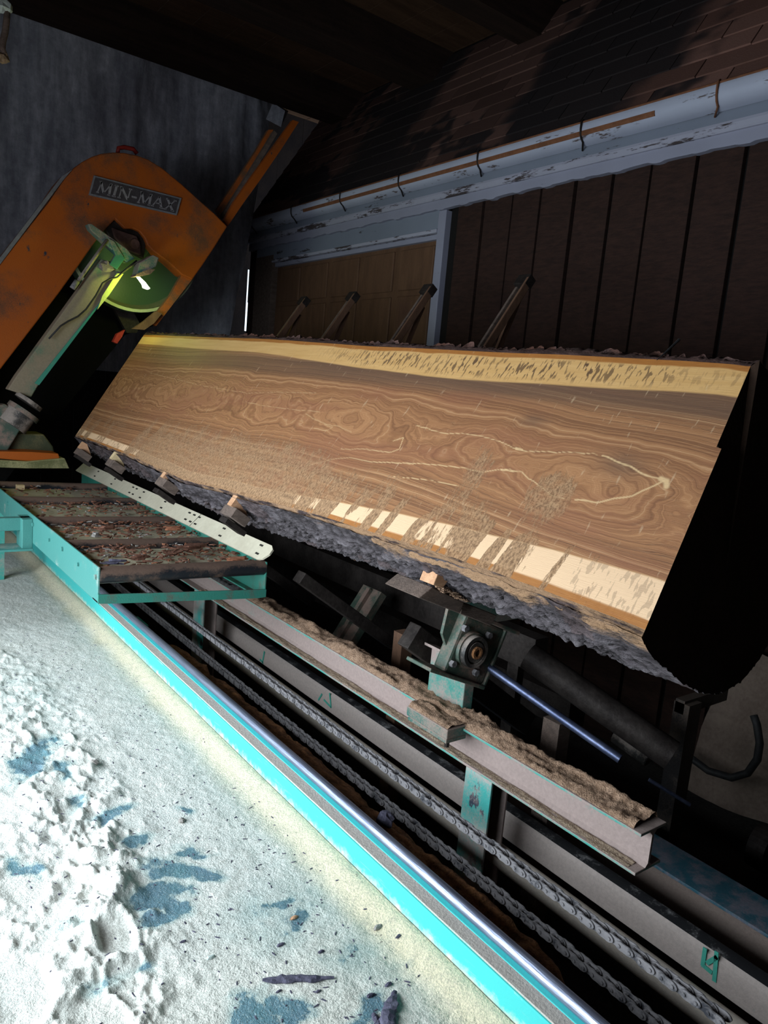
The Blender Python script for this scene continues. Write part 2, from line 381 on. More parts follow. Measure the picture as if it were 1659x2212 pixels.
def floor_fields(X, Y):
    bare = np.zeros_like(X)
    Xo, Yo = X, Y
    X = X+.085*(fbm(Xo*14, Yo*14, 201, 4)-.5); Y = Y+.085*(fbm(Xo*14, Yo*14, 202, 4)-.5)
    for x, y, a, b, r, s in BARE:
        dx = X-x; dy = Y-y; u = dx*math.cos(r)+dy*math.sin(r); v = -dx*math.sin(r)+dy*math.cos(r)
        bare = np.maximum(bare, s*np.exp(-((u/a)**2+(v/b)**2)*.8))
    bare = bare*(.55+.9*fbm(Xo*26, Yo*26, 3, 4))
    X = Xo+.35*(X-Xo); Y = Yo+.35*(Y-Yo)
    ctr = np.interp(Y, [.8, 1.3, 1.7, 2.3, 3.0, 5], [.35, .42, .53, .57, .58, .5])
    lump = np.exp(-((X-ctr)/.12)**2)*(sst(.9, 1.3, Y))*(1-.75*sst(2.4, 3.6, Y))
    lump = np.maximum(lump, .6*np.exp(-(((X-.34)/.16)**2+((Y-1.6)/.4)**2)))
    big = fbm(X*9, Y*7, 11, 3); mid = fbm(X*34, Y*30, 21, 4); fine = fbm(X*120, Y*120, 31, 3)
    z = lump*(.066*np.maximum(big-.42, 0)+.040*np.maximum(mid-.42, 0)*1.4)+.006*(big-.5)+.004*(mid-.5)+.0018*(fine-.5)
    z = z*(1-.8*np.clip(bare, 0, 1))
    for x, y, a, b in [(.30, 1.42, .055, .10), (.36, 1.75, .05, .09), (.40, 1.24, .05, .09), (.49, 1.47, .04, .07)]:     # boot prints
        d = np.sqrt(((X-x)/a)**2+((Y-y)/b)**2); z = z*(sst(.6, 1.3, d)*.8+.2)+.008*np.exp(-((d-1.15)/.2)**2)*fbm(X*16, Y*16, 66, 2)
    z = z+.018*np.exp(-((X-.548)**2+(Y-1.61)**2)/.0012)+.02*np.exp(-((X-.66)**2+(Y-2.22)**2)/.0005)
    dr = sst(.965, 1.07, Xo+.014*(fbm(Yo*5, Xo*0, 5, 2)-.5)); z = z*(1-.6*dr)+.028*dr*dr
    warm = np.clip(sst(.94, 1.03, Xo+.04*(fbm(Xo*12, Yo*8, 7, 3)-.5))*.9+.2*sst(1.6, .9, Y), 0, 1)
    return z, bare, warm
ys = np.exp(np.linspace(math.log(.75), math.log(6.9), 620)); xs = np.concatenate([np.linspace(-.6, .2, 40)[:-1], np.linspace(.2, 1.075, 250)])
GX, GY = np.meshgrid(xs, ys, indexing='ij'); gz, bare, warm = floor_fields(GX, GY)
grid('floor', GX, GY, FZ+gz, M['floor'], attrs={'bare': bare, 'warm': warm}, kind='structure')
m = MB().box(-3.2, -.6, -1.6, 7.6, FZ-.12, FZ-.001).box(-.6, 1.06, -1.6, .75, FZ-.12, FZ-.001).box(-.6, 1.06, 6.9, 7.6, FZ-.12, FZ-.001).box(-.6, 1.06, .75, 6.9, FZ-.12, FZ-.04)
m.build('floor_slab', M['dustgrey'], kind='structure')
MB().box(1.06, 3.7, -1.6, 7.6, PZ_-.1, PZ_).build('floor_pit', M['pitfloor'], kind='structure')
MB().box(1.02, 1.06, -1.6, 7.6, PZ_, FZ-.12).build('wall_pit', M['soot'], kind='structure')
# --- closing walls; the unseen left wall's low opening is shaped around the daylight lamps
MB().box(-3.3, 5.6, -1.7, -1.6, PZ_, 3.0).build('wall_near', M['soot'], kind='structure')
m = MB().box(-.98, -.90, -1.6, .5, FZ, 3.0).box(-.98, -.90, 3.8, 7.6, FZ, 3.0).box(-.98, -.90, .5, 3.8, .42, 3.0)
m.build('wall_left', M['soot'], kind='structure')
# back wall: upright boards, two gaps let the sky through
wb = empty('wall_back', (-3.2, 7.55, PZ_), kind='structure')
edges = [-3.2, -2.9]
x = -3.2; segs = []
while x < 5.6:
    x2 = min(5.6, x+.285); segs.append((x, x2)); x = x2
for a, b in segs:
    mm = MB()
    if a < 3.68 < b:      # the thin sheet beside the house corner is split open by daylight
        mm.box(a, 3.660, 7.5, 7.508, PZ_, 3.0)
        mm.box(3.660, b, 7.5, 7.508, PZ_, .56).box(3.684, b, 7.5, 7.508, .56, .86).box(3.678, b, 7.5, 7.508, .86, 1.20)
        mm.box(3.660, b, 7.5, 7.508, 1.20, 1.56)
        mm.prism([(3.660, 1.56), (b, 1.56), (b, 1.72), (3.660, 1.575)], 7.5, 7.508)
        mm.prism([(3.660, 1.640), (b, 1.76), (b, 3.0), (3.660, 3.0)], 7.5, 7.508)
    else: mm.box(a+.002, b-.001, 7.5, 7.54, PZ_, 3.0)
    mm.build('wall_board', M['soot'], wb)
MB().box(3.60, 3.66, -1.6, 7.15, PZ_, 1.62).box(3.50, 3.60, 7.10, 7.13, PZ_, 1.5).build('wall_outer_lightstop', M['soot'], kind='structure')  # long box added, unseen, to stop sky leaks; short box ends the house
# --- ceiling
cl = empty('ceiling', (-3.2, -1.6, 2.86), kind='structure')
for i in range(31):
    a = -3.3+i*.29
    MB().box(a, a+.285, -1.7, 7.6, 2.86, 2.89).build('ceiling_board', M['ceiling'], cl)
for i, (y0, y1) in enumerate([(6.42, 6.68), (5.14, 5.42), (3.98, 4.2), (2.7, 2.92), (1.4, 1.62), (0.1, .32)]):
    o = MB().box(-3.2, 4.30, y0, y1, 2.58, 2.86).build('ceiling_beam', M['beam'], base=(0.5, (y0+y1)/2, 2.86), kind='structure')
    # near the roof slope the last beam end is notched into the shingles
# --- boarded house wall
wr = empty('wall_right', (3.5, 4.1, PZ_), kind='structure')
yb = 4.02
MB().box(3.53, 3.56, -1.6, 4.12, PZ_, 1.6).build('backing', M['batten_gap'], wr)
k = 0
while yb > -1.5:
    wd = .252+.012*math.sin(k*2.3); o = MB().box(3.5+.006*math.sin(k*1.7), 3.53, yb-wd+.020, yb, PZ_, 1.34)
    o.build('siding_board', M['siding'], wr, bevel=.003)
    yb -= wd; k += 1
# far strip beyond the garage door
MB().box(3.5, 3.53, 6.98, 7.1, PZ_, 1.2).build('siding_board', M['siding'], wr)
# --- garage door with raised panels, recessed in its casing
dr = empty('door_1', (3.5, 5.4, -1.2), kind='structure')
MB().box(3.545, 3.57, 4.20, 6.62, -1.2, 1.13).build('door_backing', M['door'], dr)
for zi, (z0, z1) in enumerate([(.80, 1.10), (.40, .76), (0, .36), (-.40, -.04), (-.80, -.44), (-1.18, -.84)]):
    for yi in range(5):
        y0 = 4.26+yi*.475; MB().box(3.53, 3.55, y0+.015, y0+.415, z0, z1).build('door_panel', M['door'], dr, bevel=.010)
tr = empty('trim_1', (3.5, 4.2, -1.2), kind='structure')
MB().box(3.478, 3.55, 4.12, 4.20, -1.2, 1.31).build('casing_post', M['fascia_low'], tr, bevel=.004)
MB().box(3.485, 3.55, 6.62, 6.98, -1.2, 1.24).build('casing_post', M['timber_dark'], tr, bevel=.004)
MB().box(3.490, 3.55, 4.20, 6.98, 1.185, 1.34).build('lintel', M['guttermid'], tr, bevel=.004)
MB().box(3.470, 3.55, 4.20, 6.62, 1.165, 1.190).build('lintel_bead', M['fascia'], tr, bevel=.003)
MB().box(3.510, 3.55, 4.20, 6.62, 1.130, 1.165).build('lintel_bead', M['fascia_low'], tr, bevel=.003)
# --- fascia boards under the gutter
fa = empty('trim_2', (3.46, 4.2, 1.31), kind='structure')
n = 330; yy = np.linspace(-1.0, 7.1, n)
edge = 1.318+.008*(fbm(yy*9, yy*0, 3, 3)-.5)*2-.006*(np.sin(yy*26) > .6)
vs = []; fs = []
for i in range(n):
    for (xx, zz) in ((3.462, edge[i]), (3.462, 1.392), (3.50, 1.392), (3.50, edge[i])): vs.append((xx, yy[i], zz))
for i in range(n-1):
    for j in range(4): a = i*4+j; b = i*4+(j+1) % 4; fs.append((a, b, b+4, a+4))
fs += [(3, 2, 1, 0), (4*n-4, 4*n-3, 4*n-2, 4*n-1)]
MB().add(vs, fs).build('fascia_board', M['fascia_low'], fa)
MB().prism([(3.440, 1.384), (3.448, 1.378), (3.50, 1.378), (3.50, 1.43), (3.452, 1.43), (3.444, 1.412)], -1.0, 7.1).build('bead_moulding', M['fascia'], fa)
MB().prism([(3.450, 1.424), (3.50, 1.424), (3.50, 1.50), (3.468, 1.50)], -1.0, 7.1).build('fascia_board', M['guttermid'], fa)
# --- shingle roof
al = math.radians(57); RD = Vector((math.cos(al), 0, math.sin(al))); RN = Vector((-math.sin(al), 0, math.cos(al))); R0 = Vector((3.415, 0, 1.575))
rf = empty('roof', (3.42, 4, 1.56), kind='structure')
MB().hexa([R0+RD*-.02-RN*.03+Vector((0,-1,0)), R0+RD*-.02-RN*.002+Vector((0,-1,0)), R0+RD*-.02-RN*.002+Vector((0,7.1,0)), R0+RD*-.02-RN*.03+Vector((0,7.1,0)),
           R0+RD*1.6-RN*.03+Vector((0,-1,0)), R0+RD*1.6-RN*.002+Vector((0,-1,0)), R0+RD*1.6-RN*.002+Vector((0,7.1,0)), R0+RD*1.6-RN*.03+Vector((0,7.1,0))]).build('roof_deck', M['soot'], rf)
EXP = .135; TAB = .43
shm = None
for r_ in range(11):
    off = 2.125+(r_ % 2)*.215-.012*r_
    for c_ in range(-5, 14):
        y0 = off+c_*TAB
        y1 = y0+TAB
        if y1 < .45 or y0 > 7.05: continue
        jd = random.uniform(-.006, .006); p0 = r_*EXP-.005+jd; p1 = p0+EXP+.02; lift = .009+random.uniform(0, .003)
        a = max(y0, -1)+.004; b = min(y1, 7.08)-.004
        q = [R0+RD*p0+RN*0.0, R0+RD*p0+RN*lift, R0+RD*p1+RN*.0015, R0+RD*p1-RN*.001]
        vs = [v+Vector((0, a, 0)) for v in q]+[v+Vector((0, b, 0)) for v in q]
        MB().add(vs, [(0,1,2,3),(7,6,5,4),(0,4,5,1),(1,5,6,2),(2,6,7,3),(3,7,4,0)]).build('shingle', M['shingle'], rf)
# --- gutter
gt = empty('gutter', (3.4, 4, 1.46), 'long peeling white rain gutter with a rust-brown band under the shingles', 'gutter')
prof = []
for i in range(11):
    a = math.pi*(.98+i*.052*1.0)
    prof.append((3.430+.062*math.cos(a), 1.548+.060*math.sin(a)*1.1))
prof = [(3.371, 1.578), (3.366, 1.572), (3.364, 1.556), (3.362, 1.536), (3.366, 1.517), (3.374, 1.505), (3.390, 1.492), (3.420, 1.482), (3.455, 1.480), (3.455, 1.486), (3.422, 1.488), (3.394, 1.498), (3.380, 1.510), (3.372, 1.520), (3.370, 1.556), (3.374, 1.570)]
MB().prism(prof, -1.0, 7.12).build('trough', M['gutter'], gt, smooth='a')
MB().tube([(3.369, -1, 1.578), (3.369, 7.12, 1.578)], .0065, 8).build('rolled_lip', M['rust'], gt, smooth=True)
MB().prism([(3.3605, 1.530), (3.3625, 1.530), (3.3645, 1.516), (3.3700, 1.506), (3.3680, 1.5055), (3.3615, 1.516)], 2.45, 5.9).build('rust_band', M['rust'], gt, label='rust-brown painted stripe')
for y in (1.33, 2.121, 2.909, 3.725, 4.546, 5.314, 6.10, 6.879):
    MB().tube([(3.372, y, 1.590), (3.356, y, 1.578), (3.356, y, 1.545), (3.359, y, 1.520), (3.372, y+.003, 1.499), (3.40, y+.01, 1.484), (3.452, y+.05, 1.462)], .0055, 6).build('bracket', M['rust'] if y < 2.5 else M['iron'], gt, smooth=True)

# --- tarpaulin behind the saw
nx, nz = 150, 110
U, W_ = np.meshgrid(np.linspace(0, 1, nx), np.linspace(0, 1, nz), indexing='ij')
TX = -.6+U*(4.13-.45*W_)            # right edge slopes back
TXr = 3.53-.45*W_
TX = -.6+U*(TXr+.6)
TZ = 2.60-W_*2.6
fold = fbm(TX*3.2, TZ*.7, 8, 3); f2 = fbm(TX*9, TZ*2.2+TX*2, 9, 3)
TY = 6.86+.16*(fold-.5)+.06*(f2-.5)+.05*np.sin(TX*5.2+2*fold)
TZ = TZ+.08*(1-W_)
grid('tarpaulin', TX, TY, TZ, M['tarp'], label='weathered grey tarpaulin hanging from the roof beam behind the saw', cat='tarpaulin')
m = MB()   # loose folded corner
m.add([(3.42, 6.70, 2.60), (3.60, 6.72, 2.585), (3.50, 6.66, 2.40), (3.36, 6.70, 2.44), (3.50, 6.60, 2.53)], [(0, 3, 4), (3, 2, 4), (2, 1, 4), (1, 0, 4)])
tag(m.build('tarpaulin_corner', M['tarp'], base=(3.47, 6.68, 2.4)), 'pale folded corner of sheeting tied up above the orange brace', 'sheet')

# ============================================================ TRACK
tk = empty('track_beam', (1.1, 3, FZ), 'long turquoise painted steel beam edging the sawdust floor', 'beam')
t = NT('turquoise_web_with_dust_line'); g = t.geo().outputs['Position']; sp_ = t.n('ShaderNodeSeparateXYZ'); t.set(sp_.inputs[0], g)
hh_ = t.math('SUBTRACT', t.math('MULTIPLY', t.math('SUBTRACT', t.noise(g, 30, 5, .7), .5), .07), sp_.outputs[2])
sc_ = t.ss(.60, .70, t.noise(t.map(g, (1, .4, 5)), 16, 5, .7))
c_ = t.mix(t.math('MULTIPLY', sc_, .35), (.055, .50, .48), (.40, .44, .40))
c_ = t.mix(t.ss(1.185, 1.225, hh_), c_, (.70, .62, .47)); t.bump(t.noise(g, 120, 3), .2, .003)
MB().box(1.078, 1.090, -.6, 6.6, PZ_, -1.142).build('web', t.done(c_, .6), tk)
MB().box(1.078, 1.118, -.6, 6.6, -1.142, -1.136).build('flange', M['cyan_flange'], tk, label='dust covered top flange')
MB().box(1.112, 1.166, -.6, 6.6, -1.150, -1.1345).build('rail_seat', M['cyan'], tk, bevel=.002)
MB().box(1.0745, 1.0785, -.6, 6.6, -1.146, -1.1405).build('edge_lip', M['cyan'], tk)
tag(MB().tube([(1.1345, -.6, -1.1205), (1.1345, 6.5, -1.1205)], .0150, 20).build('guide_rail', M['rail'], base=(1.1345, 3, -1.136), smooth='a'), 'polished round steel guide rail lying along the turquoise beam', 'rail')
# rusty debris behind the rail
ys = np.linspace(.6, 4.6, 420); us = np.linspace(0, 1, 16); GX, GY = np.meshgrid(us, ys, indexing='ij')
hh = (.5+.9*fbm(GY*3.3, GX*2, 41, 4))*sst(.75, 1.15, GY+.2)*(1-.55*sst(2.7, 3.6, GY))
hz = -1.150-.055*GX-.20*sst(.78, 1.0, GX)+.022*(fbm(GY*26, GX*9, 42, 4)-.5)-.12*(1-np.clip(hh, 0, 1))
XX = 1.168+.145*GX*np.clip(.35+.65*hh, .3, 1.0)+.012*(fbm(GY*40, GX*9, 44, 3)-.5)*GX
grid('wood_fibre_heap', XX, GY, np.minimum(hz, -1.146), M['rustheap'], kind='stuff', label='rust-brown heap of wood fibres packed beside the guide rail', cat='debris')
tag(MB().box(1.150, 1.168, .6, 4.6, -1.36, -1.151).build('ledge_plate', M['rustheap'], base=(1.16, 2.6, -1.36)), 'rusty upright plate behind the guide rail', 'plate')
def icos(c, r, sq=(1, 1, 1), seed=0):
    rnd = random.Random(seed); m = MB(); n1, n2 = 5, 8; vs = [(c[0], c[1], c[2]+r*sq[2])]
    for i in range(1, n1):
        for j in range(n2):
            a = math.pi*i/n1; b = 2*math.pi*j/n2; k = rnd.uniform(.75, 1.2)
            vs.append((c[0]+r*sq[0]*k*math.sin(a)*math.cos(b), c[1]+r*sq[1]*k*math.sin(a)*math.sin(b), c[2]+r*sq[2]*k*math.cos(a)))
    vs.append((c[0], c[1], c[2]-r*sq[2])); fs = [(0, 1+j, 1+(j+1) % n2) for j in range(n2)]
    for i in range(n1-2):
        for j in range(n2): fs.append((1+i*n2+j, 1+(i+1)*n2+j, 1+(i+1)*n2+(j+1) % n2, 1+i*n2+(j+1) % n2))
    L = len(vs)-1; fs += [(L, 1+(n1-2)*n2+(j+1) % n2, 1+(n1-2)*n2+j) for j in range(n2)]
    return m.add(vs, fs)
tag(icos((1.225, 1.455, -1.155), .024, (1, 1.1, .9), 5).build('grey_lump', M['chip_dark'], base=(1.225, 1.455, -1.175)), 'small dark grey lump on the fibre heap beside the near post', 'debris')

# chains: one loop, upper and lower run
def chain_run(name, x, z, label, y0=.55, y1=2.6):
    P = .0254; root = empty(name, (x, y0, z), label, 'chain', 'roller chains beside the guide rail')
    pr = []
    for i in range(26):
        a = 2*math.pi*i/26; s = math.cos(a)
        yy = s*(P*.5+.0105) if abs(s) > 0.0 else 0
        hz = math.sin(a)*.0115*(1-.22*math.exp(-(yy/.008)**2)); pr.append((yy, hz))
    def link(wx, name2):
        m = MB(); n_ = len(pr)
        for sx in (-1, 1):
            vs = [(sx*wx-.0016, a, b) for a, b in pr]+[(sx*wx+.0016, a, b) for a, b in pr]
            m.add(vs, [tuple(range(n_)), tuple(range(2*n_-1, n_-1, -1))]+[(i, (i+1) % n_, (i+1) % n_+n_, i+n_) for i in range(n_)])
        for sy in (-1, 1):
            m.tube([(-wx-(.004 if wx > .009 else 0), sy*P/2, 0), (wx+(.004 if wx > .009 else 0), sy*P/2, 0)], .0075 if wx < .009 else .004, 8)
        me = bpy.data.meshes.new(name2); me.from_pydata(m.v, [], m.f); me.validate(); me.materials.append(M['chain']); return me
    inn, out = link(.0072, 'inner_link'), link(.0112, 'outer_link')
    n_ = int((y1-y0)/P)
    for i in range(n_):
        o = bpy.data.objects.new('link', inn if i % 2 else out); COL.objects.link(o); o.parent = root
        o.location = (0, i*P+P/2, .0012*math.sin(i*.9)); o.rotation_euler = (random.uniform(-.03, .03), 0, 0)
    # the far run: too small to pick single links apart
    m = MB(); yy = y0+n_*P
    i = 0
    while yy < 5.2:
        wx = .0112 if i % 2 else .0072
        for sx in (-1, 1): m.box(x+sx*wx-.0016, x+sx*wx+.0016, yy-.010, yy+P+.008, z-.0095, z+.0095)
        m.tube([(x-.012, yy, z), (x+.012, yy, z)], .006, 6); yy += P; i += 1
    m.build('far_links', M['chain'], root, kind='stuff')
    return root
chain_run('roller_chain', 1.350, -1.222, 'lower of the two dusty roller chains, the one nearer the guide rail')
chain_run('roller_chain', 1.352, -1.115, 'upper of the two dusty roller chains, the one nearer the I-beam', y1=2.6)

# pipe and lower beam
tag(MB().tube([(1.705, y, -1.418) for y in (-.4, 2, 6)], .036, 20).build('drive_pipe', M['dustp'] if 'dustp' in M else M['grime'], base=(1.705, 3, -1.454), smooth='a'), 'dust covered round pipe running behind the upper chain', 'pipe')
M['lowbeam'] = painted('beam_under_thick_dust', (.06, .30, .25), (.50, .415, .38), .80, sc=7, chips=.05)
M['lowbeam_top'] = painted('beam_top_black_dust', (.02, .02, .022), (.26, .25, .25), .36, sc=16, upw=0)
bpy.data.objects['drive_pipe'].data.materials[0] = painted('pipe_under_thick_dust', (.06, .07, .07), (.58, .50, .43), .78, sc=8)
lb = empty('box_beam', (1.83, 3, -1.43), 'dusty lilac-grey box beam lower down between the chain and the I-beam', 'beam')
MB().prism([(1.800, -1.424), (1.795, -1.410), (1.798, -1.345), (1.808, -1.333), (1.815, -1.424)], -.4, 6).build('side_face', M['lowbeam'], lb, smooth='a')
MB().prism([(1.808, -1.3335), (1.826, -1.328), (1.850, -1.330), (1.862, -1.345), (1.862, -1.424), (1.815, -1.424)], -.4, 6).build('top_face', M['lowbeam_top'], lb, smooth='a')
# teal strokes scratched on the box beam
def PXp(u, v, x):
    d = Vector((u-829.5, -(v-1106.0), -1600.0)); r = Vector((d.dot(CX), d.dot(CY), d.dot(CZ))); return r*(x/r.x)
def strokes(pxs, r=.004):
    m = MB()
    for a, b in pxs:
        p, q = PXp(*a, 1.7945), PXp(*b, 1.7945); d = (q-p).normalized(); nrm = Vector((1, 0, 0)); s_ = d.cross(nrm).normalized()
        m.obox((p+q)/2, d, s_, nrm, (q-p).length/2+r*.5, r, .0012)
    return m
strokes([((1523, 2050), (1518, 2085)), ((1518, 2085), (1536, 2100)), ((1528, 2080), (1548, 2068)), ((1548, 2058), (1543, 2118))], .0055).build('paint_mark', M['mark'], lb, label='bare teal stroke shaped like a W')
strokes([((571, 1408), (567, 1432)), ((562, 1425), (568, 1431))], .005).build('paint_mark', M['mark'], lb, label='bare teal stroke')
strokes([((695, 1500), (688, 1512)), ((712, 1498), (715, 1528)), ((715, 1528), (700, 1512))], .004).build('paint_mark', M['mark'], lb, label='bare teal stroke')

# I-beam on posts
ib = empty('i_beam', (1.635, .905, -1.113), 'dusty teal steel I-beam ending nearest the camera, sawdust on its top', 'beam')
def ibeam(x0, x1, z0, z1, t, y0, y1, par, mt, mt2=None, web=None):
    MB().box(x0, x1, y0, y1, z1-t, z1).build('top_flange', mt2 or mt, par, bevel=.0015)
    MB().box(x0, x1, y0, y1, z0, z0+t).build('bottom_flange', mt, par, bevel=.0015)
    c = (x0+x1)/2; r = .010
    MB().prism([(c-.004-r, z0+t), (c-.004, z0+t+r), (c-.004, z1-t-r), (c-.004-r, z1-t), (c+.004+r, z1-t), (c+.004, z1-t-r), (c+.004, z0+t+r), (c+.004+r, z0+t)], y0, y1).build('web', web or mt, par)
M['ibweb'] = painted('ibeam_web_dust', (.06, .24, .20), (.30, .225, .205), .74, sc=5)
M['ibfl'] = painted('ibeam_edge', (.06, .30, .25), (.32, .24, .215), .50, sc=9)
ibeam(1.580, 1.690, -1.113, -1.0, .008, .905, 5.3, ib, M['ibfl'], M['ibfl'], M['ibweb'])
def dust_strip(name, xa, xb, z, y0, y1, h, mat, par, seed, kind='stuff', ny=420, gap=None, **kw):
    ys = np.exp(np.linspace(math.log(y0), math.log(y1), ny)); us = np.linspace(0, 1, 14); GU, GY = np.meshgrid(us, ys, indexing='ij')
    e = 1-np.abs(GU*2-1)**6
    hh = h*(.25+1.5*np.maximum(fbm(GY*7, GU*2, seed, 3)-.35, 0)+.55*(fbm(GY*60, GU*7, seed+3, 3)-.3))*e
    if gap is not None: hh = hh*gap(GY)
    return grid(name, xa+(xb-xa)*GU, GY, z-.002+np.maximum(hh, 0), mat, par, kind=kind, **kw)
dust_strip('sawdust_layer', 1.583, 1.688, -1.0, .93, 3.1, .030, M['dustpile'], ib, 3, label='brown sawdust heaped on the top flange')
M['dustdark'] = plain('dark_grey_dust', (.05, .045, .045), (.13, .12, .12), 60, 1, bump=1.0, fine=220)
dust_strip('sawdust_layer', 1.583, 1.688, -1.0, 3.1, 5.2, .026, M['dustdark'], ib, 13, label='dark dust on the far part of the top flange')
M['goldust'] = plain('golden_sawdust', (.20, .14, .10), (.46, .34, .24), 70, 1, bump=1.0, fine=260)
dust_strip('sawdust_layer', 1.582, 1.622, -1.105, .93, 3.6, .007, M['goldust'], ib, 23, label='thin golden sawdust on the bottom flange')
def post(y0, y1, label, zb=PZ_):
    p = empty('post', (1.64, (y0+y1)/2, zb), label, 'post', 'H-section posts under the I-beam')
    yc = (y0+y1)/2
    MB().box(1.600, 1.608, y0, y1, zb, -1.113).build('front_flange', M['postp'], p, bevel=.0015)
    MB().box(1.608, 1.672, yc-.004, yc+.004, zb, -1.113).build('web', M['ibweb'], p)
    MB().box(1.672, 1.680, y0, y1, zb, -1.113).build('rear_flange', M['ibweb'], p, bevel=.0015)
    MB().box(1.275, 1.315, y0+.02, y1+.05, -1.275, -1.262).build('foot_plate', M['cyan'], p, bevel=.004)
M['postp'] = painted('post_paint_worn', (.07, .42, .38), (.44, .36, .33), .52, chip=(.05, .06, .09), chips=.13, sc=6)
post(1.420, 1.535, 'near steel post under the I-beam with worn turquoise paint')
post(3.57, 3.70, 'far steel post under the I-beam beside the roller table end')

# second I-beam further back, blue dusty top
bb = empty('rear_beam', (2.2, .2, -1.6), 'second steel beam beyond the I-beam with blue-grey dusty top', 'beam')
M['bluetop'] = painted('blue_grey_paint', (.03, .11, .15), (.17, .165, .20), .50, sc=18, upw=0)
ibeam(2.10, 2.26, -1.60, -1.400, .010, -.3, 5.0, bb, M['ibweb'], M['bluetop'], painted('tan_web_dust', (.05, .05, .05), (.30, .23, .20), .8))

# ============================================================ ROLLER TABLE (outfeed)
tb = empty('roller_table', (1.1, 3.9, FZ), 'turquoise roller table with dark rollers and bark litter in front of the saw', 'table')
def chan(xo, s, zb, zt, y0, y1, mat, nm):   # channel: plate with lips, s=+1 lips point to +x
    t = .006
    MB().prism([(xo, zb), (xo+s*.035, zb), (xo+s*.035, zb+t), (xo+s*t, zb+t), (xo+s*t, zt), (xo, zt)], y0, y1).build(nm, mat, tb, bevel=.001)
M['tabler'] = painted('table_rail_paint', (.055, .205, .185), (.40, .36, .32), .30, sc=9, upw=.1)
M['tableb'] = painted('table_bar_paint', (.035, .20, .155), (.12, .10, .08), .38, sc=12, upw=.1)
chan(.765, 1, -.812, -.682, 2.60, 4.75, M['tabler'], 'side_rail')
chan(1.432, -1, -.850, -.705, 2.60, 5.3, M['tableb'], 'side_rail')
MB().prism([(.765, -.812), (.80, -.816), (1.40, -.852), (1.432, -.850), (1.432, -.818), (.765, -.779)], 2.594, 2.602).build('end_bar', M['tableb'], tb, bevel=.001)
MB().prism([(.765, -.812), (1.432, -.852), (1.432, -.846), (.765, -.806)], 2.60, 2.66).build('end_bar_lip', M['teal_dark'], tb)
RY = [2.625, 3.085, 3.605, 4.19, 4.74]
for i, y in enumerate(RY):
    x0 = .772
    MB().tube([(x0, y, -.716), (1.428, y, -.732)], .031, 16).build('roller', M['roller'], tb, smooth='a')
    MB().tube([(.758, y, -.722), (.766, y, -.722)], .010, 6).build('bolt', M['tabler'], tb)
    if i < len(RY)-1:
        MB().prism([(.775, -.728), (1.428, -.744), (1.428, -.736), (.775, -.720)], y+.10, RY[i+1]-.05).build('slat', M['slat'], tb, bevel=.001)
        MB().prism([(.775, -.735), (1.428, -.751), (1.428, -.743), (.775, -.727)], y+.045, y+.097).build('slat', M['roller'], tb)  # not a slat: black strip standing in for the dark gap
for y in (2.85, 3.3): MB().tube([(.758, y, -.73), (.766, y, -.73)], .008, 6).build('bolt', M['tabler'], tb)
# guard strip leaning over the right rail
g_ = MB(); g0 = Vector((1.404, 0, -.703)); gd = Vector((.707, 0, .707)); gn = Vector((-.707, 0, .707))
pts = []
def gp(d_, y): q = g0+gd*d_; return Vector((q.x, y, q.z))
out = [gp(0, 5.35), gp(0, 2.63), gp(.012, 2.60), gp(.042, 2.583), gp(.067, 2.59), gp(.080, 2.615), gp(.080, 5.35)]
n_ = len(out); vs = out+[q+gn*.008 for q in out]
g_.add(vs, [tuple(range(n_)), tuple(range(2*n_-1, n_-1, -1))]+[((i+1) % n_, i, i+n_, (i+1) % n_+n_) for i in range(n_)])
gs = g_.build('guard_strip', M['guard'], tb, label='cream plastic strip with bolt slots')
for y in (2.66, 3.02, 3.30, 3.36, 3.42, 3.75, 4.08, 4.2, 4.26, 4.6, 4.95):
    for dd in ((.022, .062)):
        c = gp(dd, y+(.02 if dd > .05 else 0))+gn*.0085
        MB().obox(c, gd, (0, 1, 0), gn, .004, .013, .0012).build('slot', M['slot'], gs)
c = gp(.043, 3.33)+gn*.0085; MB().obox(c, gd, (0, 1, 0), gn, .042, .0012, .0008).build('joint_line', M['slot'], gs)
# side arm reaching out to the left
MB().box(.35, .765, 3.66, 3.70, -.760, -.700).build('side_arm', M['tabler'], tb, bevel=.003)
MB().box(.35, .765, 3.60, 3.74, -.845, -.835).build('side_arm', M['tabler'], tb, bevel=.002)
MB().box(.72, .765, 3.62, 3.74, -.84, -.70).build('arm_bracket', M['tabler'], tb, bevel=.003)
for (x, y) in ((.80, 4.6), (1.40, 4.6), (.40, 3.68)):
    MB().box(x-.02, x+.02, y-.02, y+.02, FZ, -.80).build('leg', M['teal'], tb)
